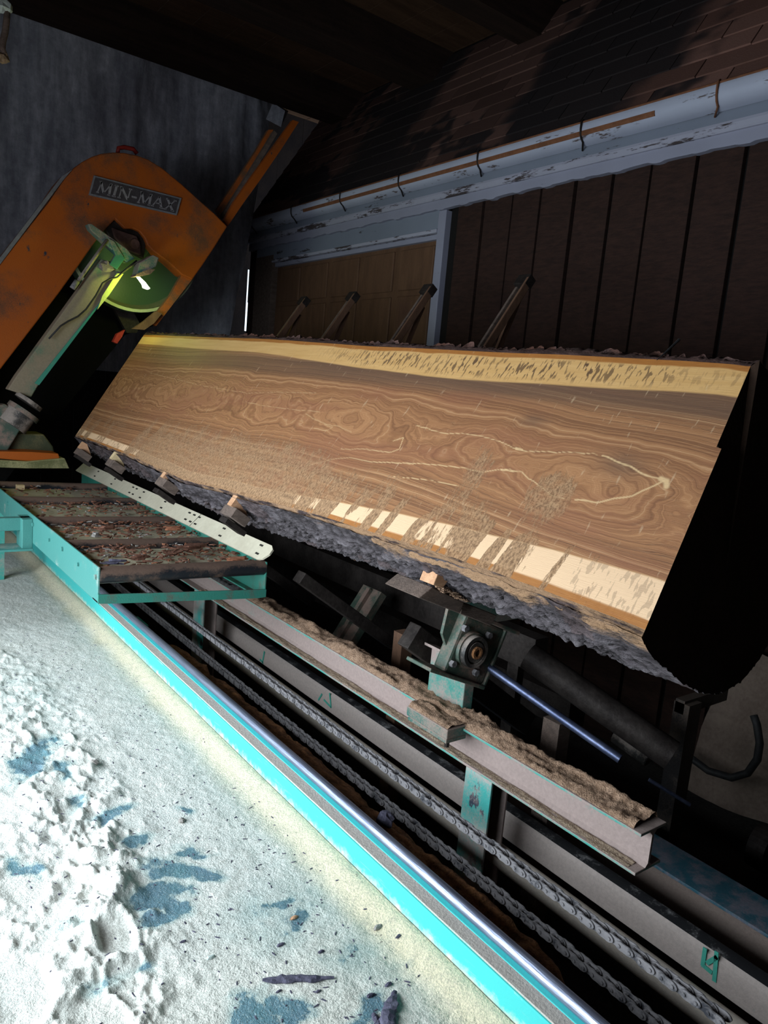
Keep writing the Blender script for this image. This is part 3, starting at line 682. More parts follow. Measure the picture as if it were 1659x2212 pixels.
# bark litter on the table
def flake(m, c, L_, Wd, th, ang, rnd, tilt=0):
    ax = Vector((math.cos(ang), math.sin(ang), tilt)); ay = Vector((-math.sin(ang), math.cos(ang), rnd.uniform(-.3, .3))); az = ax.cross(ay)
    k = 6; pts = []
    for i in range(k):
        a = 2*math.pi*i/k; q = rnd.uniform(.7, 1.1); pts.append(Vector(c)+ax*(L_*q*math.cos(a))+ay*(Wd*q*math.sin(a)))
    top = [p+az*th*rnd.uniform(.6, 1.3) for p in pts]
    m.add(pts+top, [tuple(range(k-1, -1, -1)), tuple(range(k, 2*k))]+[(i, (i+1) % k, (i+1) % k+k, i+k) for i in range(k)])
rnd = random.Random(4)
for seed, mt, nn, L0 in ((1, M['chip'], 700, .012), (2, M['chip_red'], 260, .009), (3, M['stone'], 170, .010)):
    m = MB(); rnd = random.Random(seed)
    for _ in range(nn):
        k = rnd.choice([0, 0, 0, 1, 1, 1, 2, 2, 3]); ya, yb2 = RY[k]+.04, RY[k+1]-.03
        # litter banks up against the roller behind and the left side
        y = ya+(yb2-ya)*(1-abs(rnd.gauss(0, .42))) if rnd.random() < .6 else rnd.uniform(ya, yb2)
        x = 0.79+.63*(rnd.random()**(1.3 if seed == 3 else .8))
        if not ya < y < yb2: continue
        z = -.716-(x-.775)*.0245+rnd.uniform(0, .014)
        flake(m, (x, y, z), L0*rnd.uniform(.5, 1.9), L0*rnd.uniform(.25, .6), .004, rnd.gauss(0, .7), rnd, rnd.uniform(-.25, .25))
    tag(m.build('bark_litter', mt, base=(1.1, 3.2, -.72)), ['', 'dark brown bark litter spread over the roller table slats', 'reddish wood slivers among the litter at the roller table guard', 'grey bark crumbs along the left of the roller table'][seed], 'litter', kind='stuff')
big = [((1.12, 2.80, -.705), .075, .020, .5, 'long dark bark strip lying mid-slat nearest the table end'), ((.97, 2.77, -.705), .045, .014, .05, 'short square-ended bark stick on the front slat'),
       ((1.22, 2.88, -.70), .09, .016, .1, 'long thin bark curl below the second roller'), ((1.34, 2.68, -.715), .05, .016, -.15, 'bark sliver at the guard strip corner'),
       ((.86, 2.72, -.705), .05, .010, -.2, 'blue-grey splinter at the left rail corner'), ((1.02, 3.35, -.705), .05, .018, .1, 'curled bark piece on the second slat'),
       ((.92, 3.20, -.70), .03, .02, .3, 'small pale bark lump against the left end of the second slat'), ((1.30, 3.28, -.705), .06, .016, -.2, 'reddish bark strip on the second slat beside the guard')]
for i, (c, L_, Wd, a, lab) in enumerate(big):
    m = MB(); r3 = random.Random(40+i)
    for k in range(4): flake(m, (c[0]+r3.uniform(-.2, .2)*L_, c[1]+r3.uniform(-.3, .3)*Wd, c[2]+k*.004), L_*r3.uniform(.5, 1), Wd*r3.uniform(.5, 1), .006, a+r3.uniform(-.15, .15), r3, r3.uniform(-.05, .05))
    tag(m.build('bark_piece', [M['chip'], M['chip'], M['chip'], M['chip_red'], M['chip_dark'], M['chip'], M['stone'], M['chip_red']][i], base=c), lab, 'bark')
tag(MB().box(.885, .925, 4.60, 4.64, -.716, -.690).build('wood_offcut', M['wedge_pale'], base=(.905, 4.62, -.716)), 'tiny pale square offcut standing on the far slat', 'offcut')

# ============================================================ LOG
lg = empty('log', (1.5, 2.9, -.45), 'halved walnut log with sawn brown face, pale sapwood edges and bark', 'log')
def crv(y, pts): return np.interp(y, [p[0] for p in pts], [p[1] for p in pts])
NY, NV = 950, 240
ysl = np.exp(np.linspace(math.log(.79), math.log(5.05), NY))
def vtop(y): return crv(y, [(.8, 1.040), (.847, 1.044), (1.62, 1.072), (2.36, 1.096), (3.14, 1.137), (4.2, 1.172), (5.08, 1.198)])+.006*(fbm(y*3, y*0, 60, 3)-.5)
def vbot(y): return crv(y, [(.79, .388), (1.34, .405), (2.16, .388), (3.07, .350), (3.8, .372), (4.9, .378), (5.1, .378)])+.008*(fbm(y*4, y*0, 61, 3)-.5)
vt_, vb_ = vtop(ysl), vbot(ysl)
S, YY = np.meshgrid(np.linspace(0, 1, NV), ysl, indexing='ij')
VV = vb_[None, :]+(vt_-vb_)[None, :]*S
# the near end is sawn slightly off square with a small step, the far end leans away
shift = -.058*(1-S)*1.0+np.where(S > .665, .012, 0.0)
fade = np.clip(1-(YY-.79)/.35, 0, 1)
YF = YY+(shift+.050)*fade + .0
farf = np.clip((YY-4.6)/.45, 0, 1); YF = YF-.17*(1-S)*farf
k0 = 1.27+.012*np.clip((YY-1)/4, 0, 1)
X_ = TD.x*VV+TN.x*k0; Z_ = TD.z*VV+TN.z*k0
# ring field
c0 = crv(YY, [(.8, .44), (1.2, .46), (1.8, .53), (2.4, .56), (3.2, .55), (4.2, .5), (5, .5)])+.05*(fbm(YY*1.6, YY*0, 70, 3)-.5)
dep = crv(YY, [(.8, .20), (1.0, .05), (1.25, .11), (1.5, .13), (1.75, .20), (2.15, .05), (2.5, .14), (2.75, .06), (3.0, .16), (3.4, .10), (3.8, .02), (4.2, .12), (5, .15)])
dep = dep*.55+.03+(.06*(fbm(YY*4.5, S*3, 71, 3)-.5)+.05*(fbm(YY*13, S*10, 72, 3)-.5))*np.exp(-((S-c0)/.16)**2)
warp_ = np.exp(-((S-c0)/.15)**2)*.10*(fbm(YY*11, S*9, 77, 3)-.5)
ds = (S-c0)+warp_+.03*(fbm(YY*1.3, S*1.5, 73, 2)-.5)+.010*(fbm(YY*3.5, S*3, 75, 2)-.5)
phi = np.sqrt(ds**2+np.maximum(dep*np.exp(-(ds/.30)**2), .0)**2+.0004)+.007*(fbm(YY*6, S*60, 74, 3)-.5)+np.where(ds > 0, 7.3, 0)*sst(.02, .12, np.abs(ds))*0
phi = phi*2.2+np.where(ds > 0, 1, -1)*0.12*sst(0, .3, np.abs(ds))
# sapwood bands from the photograph's widths (metres across the blade)
wt = crv(YY, [(.8, .086), (1.74, .114), (3.0, .085), (4.77, .078), (5.1, .075)])+.010*(fbm(YY*2.5, YY*0, 80, 3)-.5)
wbm = crv(YY, [(.8, .108), (1.58, .078), (2.17, .052), (3.0, .045), (5, .050)])+.008*(fbm(YY*3, YY*0, 81, 3)-.5)
dt = vt_[None, :]-VV; db = VV-vb_[None, :]
sap_t = 1-sst(-.0025, .0025, dt-wt); sap_b = 1-sst(-.0025, .0025, db-wbm)
sap = np.maximum(sap_t, sap_b)
cb = crv(YY, [(.8, .020), (3, .012), (5, .012)])
camb = np.maximum(1-sst(-.0015, .0015, dt-.016*(.8+.5*fbm(YY*8, YY*0, 82, 2))), 1-sst(-.0015, .0015, db-cb))
tick = sap_t*sst(.012, .03, dt)*(1-sst(-.02, .012, dt-wt+.012))*(.35+.65*sst(.95, 1.1, YY))*(1-sst(2.2, 2.8, YY))*(.35+.9*fbm(YY*14, S*3, 83, 3))
tick = np.maximum(tick, sap_b*.35*(YY < 1.0))
lined = sst(.10, .28, np.abs(ds))
darkb = sst(.72, .80, S)*(1-sst(.855, .90, S))*(.5+.8*fbm(YY*1.2, S*14, 84, 3))*(1-.4*sst(3.2, 4.4, YY))
darkb = np.maximum(darkb, .9*np.exp(-(((YY-1.02)/.07)**2+((S-.53)/.05)**2))); darkb = np.maximum(darkb, .8*np.exp(-(((YY-1.36)/.05)**2+((S-.66)/.03)**2)))
# pale veins traced as polylines (camera rays met with the sawn plane)
def onface(u, v):
    d = Vector((u-829.5, -(v-1106.0), -1600.0)); r = Vector((d.dot(CX), d.dot(CY), d.dot(CZ))); p = r*(1.275/r.dot(TN)); return p.y, p.dot(TD)
def c5(a): return [(850+.4876*x, 700+.4876*y) for x, y in a]
def c4(a): return [(150+.452*x, 700+.452*y) for x, y in a]
VW_ = .6
veins = [(c5([(100, 450), (220, 485), (340, 490), (470, 520), (545, 560), (620, 568), (700, 572), (800, 573), (910, 583)]), .0022), (c5([(930, 588), (1050, 635), (1110, 670), (1180, 690)]), .0040),
         (c5([(1200, 700), (1160, 722), (1110, 742), (1060, 768), (980, 780), (910, 795), (810, 783)]), .0040), (c5([(760, 780), (700, 760), (640, 710), (600, 690), (575, 660), (520, 648), (470, 650), (400, 660), (330, 645), (250, 632), (120, 620), (0, 618)]), .0026),
         (c5([(0, 678), (120, 688), (220, 705), (300, 725)]), .002), (c5([(1190, 690), (1215, 700), (1215, 725)]), .013),
         (c5([(545, 555), (575, 562)]), .006), (c5([(480, 652), (550, 655)]), .004),
         (c4([(1130, 430), (1180, 460), (1230, 480), (1290, 490), (1330, 510), (1350, 520)]), .003), (c4([(1170, 500), (1230, 510), (1260, 495), (1220, 480)]), .003),
         (c4([(1550, 560), (1600, 545), (1580, 600), (1540, 615), (1420, 600), (1300, 600)]), .003), (c4([(1130, 680), (1250, 650), (1330, 640), (1450, 660), (1650, 670)]), .003),
         (c4([(380, 230), (620, 290), (850, 330), (1000, 325), (1180, 330)]), .0025), (c4([(830, 370), (960, 395), (1080, 410), (1200, 420)]), .0025)]
veinw = .85-.45*sst(1.8, 2.1, YY)
vein = np.zeros_like(YY); yq = YF; vq = VV
for pts, wd in veins:
    q = [onface(*p) for p in pts]
    y0 = min(a for a, b in q)-.06; y1 = max(a for a, b in q)+.06
    js = np.where((ysl > y0) & (ysl < y1))[0]
    if len(js) == 0: continue
    sl = slice(js[0], js[-1]+1); A = yq[:, sl]; B = vq[:, sl]+.004*(fbm(A*40, A*0, 90, 2)-.5); best = np.full_like(A, 9.0)
    for (a0, b0), (a1, b1) in zip(q[:-1], q[1:]):
        dx, dy = a1-a0, b1-b0; tt = np.clip(((A-a0)*dx+(B-b0)*dy)/(dx*dx+dy*dy+1e-9), 0, 1)
        best = np.minimum(best, np.hypot(A-a0-tt*dx, B-b0-tt*dy))
    vein[:, sl] = np.maximum(vein[:, sl], 1-sst(wd*.2, wd*.75, best))
# sawdust left clinging to the lower half
low = 1-sst(.12, .52, S); mid_y = sst(.82, 1.15, YY)
st = fbm(YY*13+VV*2.5, VV*3, 91, 4)
blk = sst(.46, .54, fbm(YY*26+VV*4, S*3, 96, 2))
dust = low*mid_y*(.02+.80*st)+(1-sst(.14, .22, S))*(.55*blk-.12)*(.5+.5*sst(.83, 1.05, YY))*(YY < 2.2)
dust = dust+(1-sst(.12, .24, S))*sst(2.15, 2.22, YY)*(1-sst(3.4, 3.9, YY))*.8
dust = dust+.32*(1-sst(.2, .6, S))*sst(1.8, 2.4, YY)*(1-sst(3.2, 4.2, YY))
dust = dust+.9*np.exp(-(((YY-1.17)/.075)**2+((S-.36)/.11)**2))+.55*np.exp(-(((YY-1.45)/.07)**2+((S-.42)/.16)**2))+.5*np.exp(-(((YY-1.35)/.05)**2+((S-.12)/.10)**2))
dust = dust*(1-.3*sap_b*(YY < 1.15))
dust = np.clip(dust, 0, 1.3)
face = grid('sawn_face', X_, YF, Z_, M['walnut'], lg, attrs={'phi': phi, 'sap': sap, 'camb': camb, 'tick': tick, 'lined': lined, 'darkband': darkb, 'vein': vein, 'veinw': veinw, 'dust': dust, 'lowsap': sap_b}, uv=(YF, VV), label='brown walnut face with swirling grain and pale sapwood borders')
# bark body: section from the upper face edge round the back to the lower edge
NS = 250
th = np.linspace(0, 1, NS)**1.7
TH, YB = np.meshgrid(th, np.exp(np.linspace(math.log(.79), math.log(5.05), 640)), indexing='ij')
vtb, vbb = vtop(YB), vbot(YB)
DEP = .57
ang_ = np.pi*(TH)          # 0 = lower edge, pi = upper edge
mid = (vtb+vbb)/2; hw = (vtb-vbb)/2
ww = np.sin(ang_)**.8*DEP*.95
vv = mid-np.cos(ang_)*hw*(1+.16*np.sin(ang_)**.6)-.02*np.sin(ang_)
# bark thickness outside the wood at both edges
edge_b = np.exp(-(TH/.05)**2); edge_t = np.exp(-((1-TH)/.05)**2)
rel = fbm(YB*12, TH*60+2.0*fbm(YB*4, TH*9, 102, 2), 100, 4); rid = np.abs(2*fbm(YB*20, TH*110+2*fbm(YB*6, TH*9, 109, 2), 103, 4)-1)
rel = .25+.35*rel+.9*rid**.7*.6
amp = .050*sst(.0, .05, TH)*1.0+.008
bump_ = (rel-.5)*amp*(.3+.7*sst(.79, 1.0, YB))
vv = vv-np.cos(ang_)*bump_; ww = ww+np.sin(ang_)*bump_
topcrust = .016*sst(.94, .985, TH)*(.5+1.0*fbm(YB*14, TH*0, 104, 4)); vv = vv+topcrust
lowcrust = .014*(1-sst(.02, .07, TH))*(.7+.7*fbm(YB*16, TH*0, 105, 4)); vv = vv-lowcrust
fade = np.clip(1-(YB-.79)/.35, 0, 1); Sb = np.clip((vv-vbb)/(vtb-vbb), 0, 1)
YBF = YB+(-.058*(1-Sb)+.050)*fade; YBF = YBF-.17*(1-Sb)*np.clip((YB-4.6)/.45, 0, 1)
kk = 1.27+.012*np.clip((YB-1)/4, 0, 1)+.0015
WW = kk+ww; XB = TD.x*vv+TN.x*WW; ZB = TD.z*vv+TN.z*WW
red = sst(.80, .97, TH)*(.35+.8*fbm(YB*5, TH*4, 106, 3)); red = np.clip(red+.25*(fbm(YB*6, TH*9, 107, 3) > .62), 0, 1)
bd = (1-sst(.004, .045, TH))*(.15+.9*fbm(YB*9, TH*22, 108, 4))*(.75-.45*sst(1.5, 2.2, YB))
grid('bark', XB, YBF, ZB, M['bark'], lg, attrs={'relief': rel, 'redness': red, 'dust': bd}, uv=(YBF, TH*1.9), label='grey-violet furrowed bark')
# bark edge cut flush with the face, lower and upper
def crust(lo, seed, mat, label):
    n1 = 700; yy = np.exp(np.linspace(math.log(.79), math.log(5.05), n1)); j = np.linspace(0, 1, 7); J, Y1 = np.meshgrid(j, yy, indexing='ij')
    wd = ((.024-.013*sst(1.4, 2.2, Y1))*(.45+1.1*fbm(Y1*22, J*0, seed, 4))) if lo else (.030*(.35+1.2*fbm(Y1*12, J*0, seed, 4))+.006*(fbm(Y1*90, J*0, seed+1, 2) > .55))
    base_ = vbot(Y1) if lo else vtop(Y1)
    v1 = base_-J*wd if lo else base_+J*wd
    S1 = np.where(lo, 0.0, 1.0); fd = np.clip(1-(Y1-.79)/.35, 0, 1)
    Y2 = Y1+(-.058*(1-S1)+.050+(0 if lo else .012))*fd-.17*(1-S1)*np.clip((Y1-4.6)/.45, 0, 1)
    k1 = 1.27+.012*np.clip((Y1-1)/4, 0, 1)+.003*J+.02*J**3+.006*(fbm(Y1*60, J*5, seed+5, 3)-.5)*J
    X1 = TD.x*v1+TN.x*k1; Z1 = TD.z*v1+TN.z*k1
    rl = fbm(Y1*22, J*5, seed+2, 4)
    return grid('bark_edge', X1, Y2, Z1, mat, lg, attrs={'relief': rl, 'redness': np.full_like(rl, .75 if not lo else .3), 'dust': (rl*0 if not lo else (.22+.8*fbm(Y1*12, J*2, 150, 3))*(1-.3*sst(1.6, 2.2, Y1)))}, uv=(Y2, v1), label=label)
crust(True, 120, M['bark'], 'dust covered lower bark edge'); crust(False, 140, M['bark'], 'ragged reddish upper bark edge')
# end cuts
def endcap(y_is_near):
    m = MB(); col = 0 if y_is_near else -1
    ring = [(XB[i, col], YBF[i, col], ZB[i, col]) for i in range(0, NS, 3)]
    fr = [(X_[i, col], YF[i, col], Z_[i, col]) for i in range(NV-1, -1, -6)]
    pts = ring+fr; cx = [sum(p[k] for p in pts)/len(pts) for k in range(3)]
    n_ = len(pts); m.add(pts+[cx], [(i, (i+1) % n_, n_) if y_is_near else ((i+1) % n_, i, n_) for i in range(n_)])
    m.build('end_cut', M['endgrain'], lg)
endcap(True); endcap(False)
# kerf crack in the upper bark, its darkness built as a black tube
tag(MB().tube([VW(1.13, 1.285, 1.075), VW(1.075, 1.27, 1.08), VW(1.045, 1.262, 1.085)], [.0035, .0025, .0008], 6).build('kerf_crack', M['rubber'], base=tuple(VW(1.045, 1.262, 1.085))), 'thin black tube drawn as a kerf crack in the upper bark', 'crack')

# ============================================================ CARRIAGE
cg = empty('log_carriage', (2.2, 3, PZ_), 'dark steel log carriage with tilted arms under and behind the log', 'carriage')
ARM = [1.87, 2.575, 3.30, 4.05, 4.66]
for i, y in enumerate(ARM):
    vtopa = [.30, .262, .262, .262, .255][i]
    w0 = [1.74, 1.40, 1.40, 1.40, 1.40][i]
    c = VW(vtopa-.055, (w0+2.55)/2+.03, y)
    mm = MB().obox(c, TN, (0, 1, 0), TD, (2.55-w0)/2, .030, .045)
    if i:
        mm = MB().obox(VW(.255, 2.05, y), TN, (0, 1, 0), TD, .32, .030, .025)
        MB().obox(VW(.262, 1.345, y), TN, (0, 1, 0), TD, .05, .030, .010).build('pad_seat', M['iron'], cg)
    mm.build('arm', M['iron'], cg, bevel=.003)
    if i:   # upright knee behind the log
        kn = MB().obox(VW(1.25, 1.900, y-.014), TD, (0, 1, 0), TN, .80, .007, .020)
        kn.build('knee_board', M['timber'], cg, bevel=.003)
        a, b = VW(1.95, 1.93, y+.02), VW(.55, 2.25, y+.02); ax = (b-a).normalized()
        MB().obox((a+b)/2, ax, (0, 1, 0), ax.cross(Vector((0, 1, 0))), (b-a).length/2, .008, .016).build('brace_board', M['timber'], cg)
        MB().obox(VW(1.25, 1.917, y+.05), TD, (0, 1, 0), TN, .77, .008, .016).build('knee_board', M['timber_dark'], cg, bevel=.003)
        MB().obox(VW(2.04, 1.905, y+.018), TD, (0, 1, 0), TN, .030, .040, .024).build('knee_head', M['iron'], cg, bevel=.003)
MB().box(2.72, 2.84, 2.0, 5.6, -1.45, -1.30).build('long_beam', M['iron'], cg)
MB().box(2.30, 2.38, 1.9, 5.6, -1.06, -.92).build('long_beam', M['iron'], cg)
MB().box(2.33, 2.37, 2.0, 2.06, PZ_, -1.06).build('support', M['iron'], cg)
MB().box(2.33, 2.37, 4.3, 4.36, PZ_, -1.06).build('support', M['iron'], cg)
# wooden pads and wedges under the log
def padset(i, y, v0):
    y_ = y
    tag(MB().obox(VW(v0, 1.325, y_), TN, (0, 1, 0), TD, .038, .050, .020).build('wooden_pad', M['timber_dark'], base=tuple(VW(v0-.02, 1.325, y_)), bevel=.002),
        ['', 'grey wooden pad below the wedge, fourth from the saw', 'grey wooden pad below the wedge, third from the saw', 'grey wooden pad below the wedge, second from the saw', 'grey wooden pad below the wedge beside the end of the cream strip'][i], 'wooden block')
    m = MB(); c = VW(v0+.018, 1.298, y_)
    a, b, h = TN*.045, Vector((0, .018, 0)), TD*.045
    m.hexa([c-a*.45-b, c+a*1.6-b, c+a*1.6+b, c-a*.45+b, c-a*.45-b+h, c+a*.1-b+h*1.05, c+a*.1+b+h*1.05, c-a*.45+b+h])
    tag(m.build('wooden_wedge', M['wedge_pale'] if i == 3 else M['wedge'], base=tuple(c)), ['', 'small pinkish wooden wedge under the log at mid-length', 'small tan wooden wedge, third under the log from the saw', 'small pale wooden wedge, second under the log from the saw', 'reddish wooden wedge under the far end of the log'][i], 'wedge')
for i in (1, 2, 3, 4): padset(i, ARM[i]-.005, [0, .300, .307, .300, .290][i])
# near headblock: split wooden block with a pink wedge, sawdust and bearing unit
def PY(u, v, y):
    d = Vector((u-829.5, -(v-1106.0), -1600.0)); r = Vector((d.dot(CX), d.dot(CY), d.dot(CZ))); return r*(y/r.y)
def slabpx(pts, y0, y1):
    q = [PY(u, v, y0) for u, v in pts]; n_ = len(q); m = MB()
    m.add(q+[p+Vector((0, y1-y0, 0)) for p in q], [tuple(range(n_)), tuple(range(2*n_-1, n_-1, -1))]+[((i+1) % n_, i, i+n_, (i+1) % n_+n_) for i in range(n_)]); return m
tag(slabpx([(905, 1292), (994, 1326), (1003, 1302), (934, 1268)], 1.50, 1.66).build('wooden_pad', M['timber_dark'], base=tuple(PY(950, 1310, 1.58)), bevel=.003), 'split grey wooden pad on the near bearing bracket', 'wooden block')
tag(slabpx([(1003, 1302), (994, 1326), (1060, 1352), (1075, 1330)], 1.52, 1.62).build('wooden_pad', M['timber_dark'], base=tuple(PY(1030, 1330, 1.58)), bevel=.003), 'dark wooden pad tucked under the log beside the split pad', 'wooden block')
tag(slabpx([(936, 1264), (957, 1271), (975, 1245), (957, 1228), (947, 1236)], 1.46, 1.52).build('wooden_wedge', M['wedge'], base=tuple(PY(955, 1268, 1.48)), bevel=.002), 'pinkish wooden wedge standing on the split pad near the bearing', 'wedge')
m = MB(); rr = random.Random(9)
for _ in range(260):
    t_ = rr.random(); u = 945+t_*62+rr.uniform(-4, 4); v = 1272+t_*26+rr.uniform(-8, 3); flake(m, PY(u, v, rr.uniform(1.48, 1.56)), .006*rr.uniform(.5, 1.8), .004, .003, rr.uniform(0, 3), rr)
tag(m.build('sawdust_crumbs', M['dustpile'], base=tuple(PY(980, 1285, 1.52))), 'brown sawdust crumbs on the split pad beside the pink wedge', 'sawdust', kind='stuff')

E1 = Vector((.925, 0, -.380)); E2 = Vector((-.380, 0, -.925))      # bearing bracket axes, pitched down to the right
BC = Vector((1.668, 1.62, -.782))
br = empty('bearing_unit', tuple(BC+Vector((0, 0, -.12))), 'greasy square flange bearing with four bolts under the near end of the log', 'bearing')
def bo(a, b, dy, ha, hb, hy, nm, mat, bev=.003, par=None, **kw):
    return MB().obox(BC+E1*a+E2*b+Vector((0, dy, 0)), E1, (0, 1, 0), E2, ha, hy, hb).build(nm, mat, par or br, bevel=bev, **kw)
M['greengrime'] = painted('green_greasy_plate', (.055, .085, .065), (.24, .16, .13), .46, sc=11, upw=.1)
bo(.010, 0, .035, .100, .098, .028, 'housing_plate', M['greengrime'], .010)
bo(.0, -.106, .05, .155, .007, .07, 'top_plate', M['greengrime'])
bo(.112, .0, .05, .006, .098, .05, 'side_plate', M['greengrime'])
bo(-.03, .104, .05, .135, .006, .06, 'bottom_plate', M['greengrime'])
m = MB()  # web gusset toward the left
q = [BC+E1*-.145+E2*-.100, BC+E1*-.09+E2*-.100, BC+E1*-.09+E2*.02, BC+E1*-.125+E2*-.01]
m.add([p+Vector((0, .04, 0)) for p in q]+[p+Vector((0, .052, 0)) for p in q], [(0, 1, 2, 3), (7, 6, 5, 4), (1, 0, 4, 5), (2, 1, 5, 6), (3, 2, 6, 7), (0, 3, 7, 4)]); m.build('gusset', M['greengrime'], br)
def ringy(c, r0, r1, y0, y1, k=28):
    m = MB(); vs = []
    for (r, y) in ((r0, y0), (r1, y0), (r1*1.08, y1), (r0, y1)):
        for j in range(k):
            a = 2*math.pi*j/k; vs.append(c+E1*(r*math.cos(a))+E2*(r*math.sin(a))+Vector((0, y, 0)))
    fs = []
    for i in range(4):
        for j in range(k): a, b = i*k+j, i*k+(j+1) % k; c2, d2 = ((i+1) % 4)*k+(j+1) % k, ((i+1) % 4)*k+j; fs.append((a, b, c2, d2))
    return m.add(vs, fs)
bc2 = BC+E1*(-.014)+E2*.004
ringy(bc2, .040, .052, -.022, .012).build('bearing_ring', M['grime'], br, smooth='a')
ringy(bc2, .0, .060, -.004, .010).build('bearing_boss', M['greengrime'], br, smooth='a')
MB().tube([bc2+Vector((0, .0, 0)), bc2+Vector((0, -.022, 0))], .034, 20).build('shaft_end', M['grime'], br, smooth='a')
ringy(bc2, .012, .020, -.030, -.02, 16).build('shaft_boss', M['rustheap'], br, smooth='a')
for a, b in ((-.066, -.058), (.050, -.066), (-.058, .060), (.058, .062)):
    c = bc2+E1*a+E2*b; MB().tube([c+Vector((0, .008, 0)), c+Vector((0, -.008, 0))], .0115, 6).build('bolt', M['boltm'] if 'boltm' in M else M['chain'], br)
sp = empty('bracket_post', (1.67, 1.72, -1.0), 'short turquoise box post standing on the sawdust covered I-beam', 'post')
MB().prism([(1.655, -1.0), (1.70, -1.0), (1.70, -.845), (1.655, -.828)], 1.635, 1.812).build('box', painted('bracket_post_paint', (.045, .20, .165), (.28, .21, .19), .55, chips=.03, sc=9), sp, bevel=.003)
MB().prism([(1.640, -.830), (1.70, -.850), (1.70, -.840), (1.640, -.820)], 1.62, 1.835).build('cap', M['ibweb'], sp, bevel=.002)
sd = empty('saddle_clamp', (1.56, 1.64, -1.04), 'green steel clamp block on the I-beam flange below the bracket post', 'clamp')
MB().box(1.512, 1.60, 1.545, 1.745, -1.024, -.992).build('block', M['teal_dark'], sd, bevel=.003)
MB().box(1.516, 1.60, 1.550, 1.74, -1.040, -1.026).build('lower_plate', M['teal_dark'], sd, bevel=.002)
MB().tube([(1.53, 1.56, -1.055), (1.53, 1.56, -1.03)], .009, 6).build('bolt', M['iron'], sd)
dust_strip('sawdust_layer', 1.514, 1.60, -.992, 1.55, 1.74, .022, M['dustpile'], sd, 53, ny=60)
tag(MB().tube([(1.75, 1.66, -.85), (1.874, 1.176, -1.0)], .014, 16).build('steel_shaft', M['shine'], base=(1.874, 1.176, -1.014), smooth='a'), 'slim shiny blue steel shaft sloping down from the bearing', 'shaft')
tag(MB().tube([(1.98, 1.66, -.86), (2.17, 1.18, -1.06)], .050, 16).build('drive_roller', M['iron'], base=(2.17, 1.18, -1.11), smooth='a'), 'thick black roller sloping behind the shiny shaft', 'roller')

# ============================================================ BANDSAW
SY = 5.12
sw = empty('bandsaw', (1.0, 5.3, FZ), 'tilted orange bandsaw with rounded wheel cover and nameplate', 'bandsaw')
def c1(a): return [(x*.42195, 200+y*.42195) for x, y in a]
def extr(px, y0, y1, nm, mat, par=None, bev=0, **kw):
    q = [PY(u, v, y0) for u, v in px]; n_ = len(q)
    ar = sum(q[i].x*q[(i+1) % n_].z-q[(i+1) % n_].x*q[i].z for i in range(n_))
    if ar < 0: q.reverse()
    m = MB(); m.add(q+[p+Vector((0, y1-y0, 0)) for p in q], [tuple(range(n_)), tuple(range(2*n_-1, n_-1, -1))]+[((i+1) % n_, i, i+n_, (i+1) % n_+n_) for i in range(n_)])
    return m.build(nm, mat, par or sw, bevel=bev, **kw)
# C-shaped cover: built as one outline; continues below left out of frame
cover = [(-420, 1190), (-330, 1010), (-60, 640)]+c1([(0, 880), (120, 725), (250, 560), (330, 440), (372, 392), (420, 355), (470, 328), (520, 312), (580, 305), (640, 308), (700, 320), (760, 342), (830, 385), (930, 468), (1030, 558), (1100, 620), (1165, 685),
     (1100, 790), (1040, 880), (985, 958), (930, 932), (860, 868), (780, 808), (755, 780), (740, 745), (715, 712), (680, 695), (640, 697), (590, 648), (540, 700), (480, 775), (400, 890), (300, 1030), (200, 1160), (100, 1290), (0, 1420)])+[(-80, 950), (-250, 1190)]
cv = extr(cover, SY, SY+.34, 'cover', M['orange'], bev=.008)
# strip down the right side of the opening and pale left edge
extr(c1([(985, 955), (930, 932), (870, 1040), (800, 1130), (770, 1175), (800, 1195)]), SY+.02, SY+.06, 'door_edge', M['orange_mottled'])
extr(c1([(372, 392), (330, 440), (0, 880), (-40, 925), (-30, 900), (0, 845), (315, 430)]), SY-.006, SY+.02, 'edge_trim', M['signrim'])
extr(c1([(1148, 655), (1165, 685), (1250, 560), (1330, 450), (1440, 290), (1530, 150), (1500, 140), (1410, 265), (1290, 430), (1200, 560)]), SY+.08, SY+.12, 'long_brace', M['orange'])
extr(c1([(1110, 600), (1130, 635), (1290, 380), (1400, 190), (1375, 190), (1310, 300)]), SY+.30, SY+.34, 'long_brace', M['orange_mottled'])
extr(c1([(1135, 630), (1145, 645), (1300, 410), (1420, 210), (1405, 195), (1280, 400)]), SY+.2, SY+.24, 'inner_brace', M['timber_dark'])
# handle on top
MB().tube([PY(254, 333, SY+.1), PY(256, 320, SY+.1), PY(268, 318, SY+.1), PY(288, 322, SY+.1), PY(296, 332, SY+.1)], .014, 8).build('handle', M['red'], sw, smooth=True)
# nameplate
sg = extr([(203, 379), (392, 428), (382, 465), (192, 421)], SY-.012, SY-.001, 'nameplate', M['signrim'])
extr([(206, 383), (387, 430), (379, 461), (196, 418)], SY-.014, SY-.011, 'plate_field', M['sign'], sg)
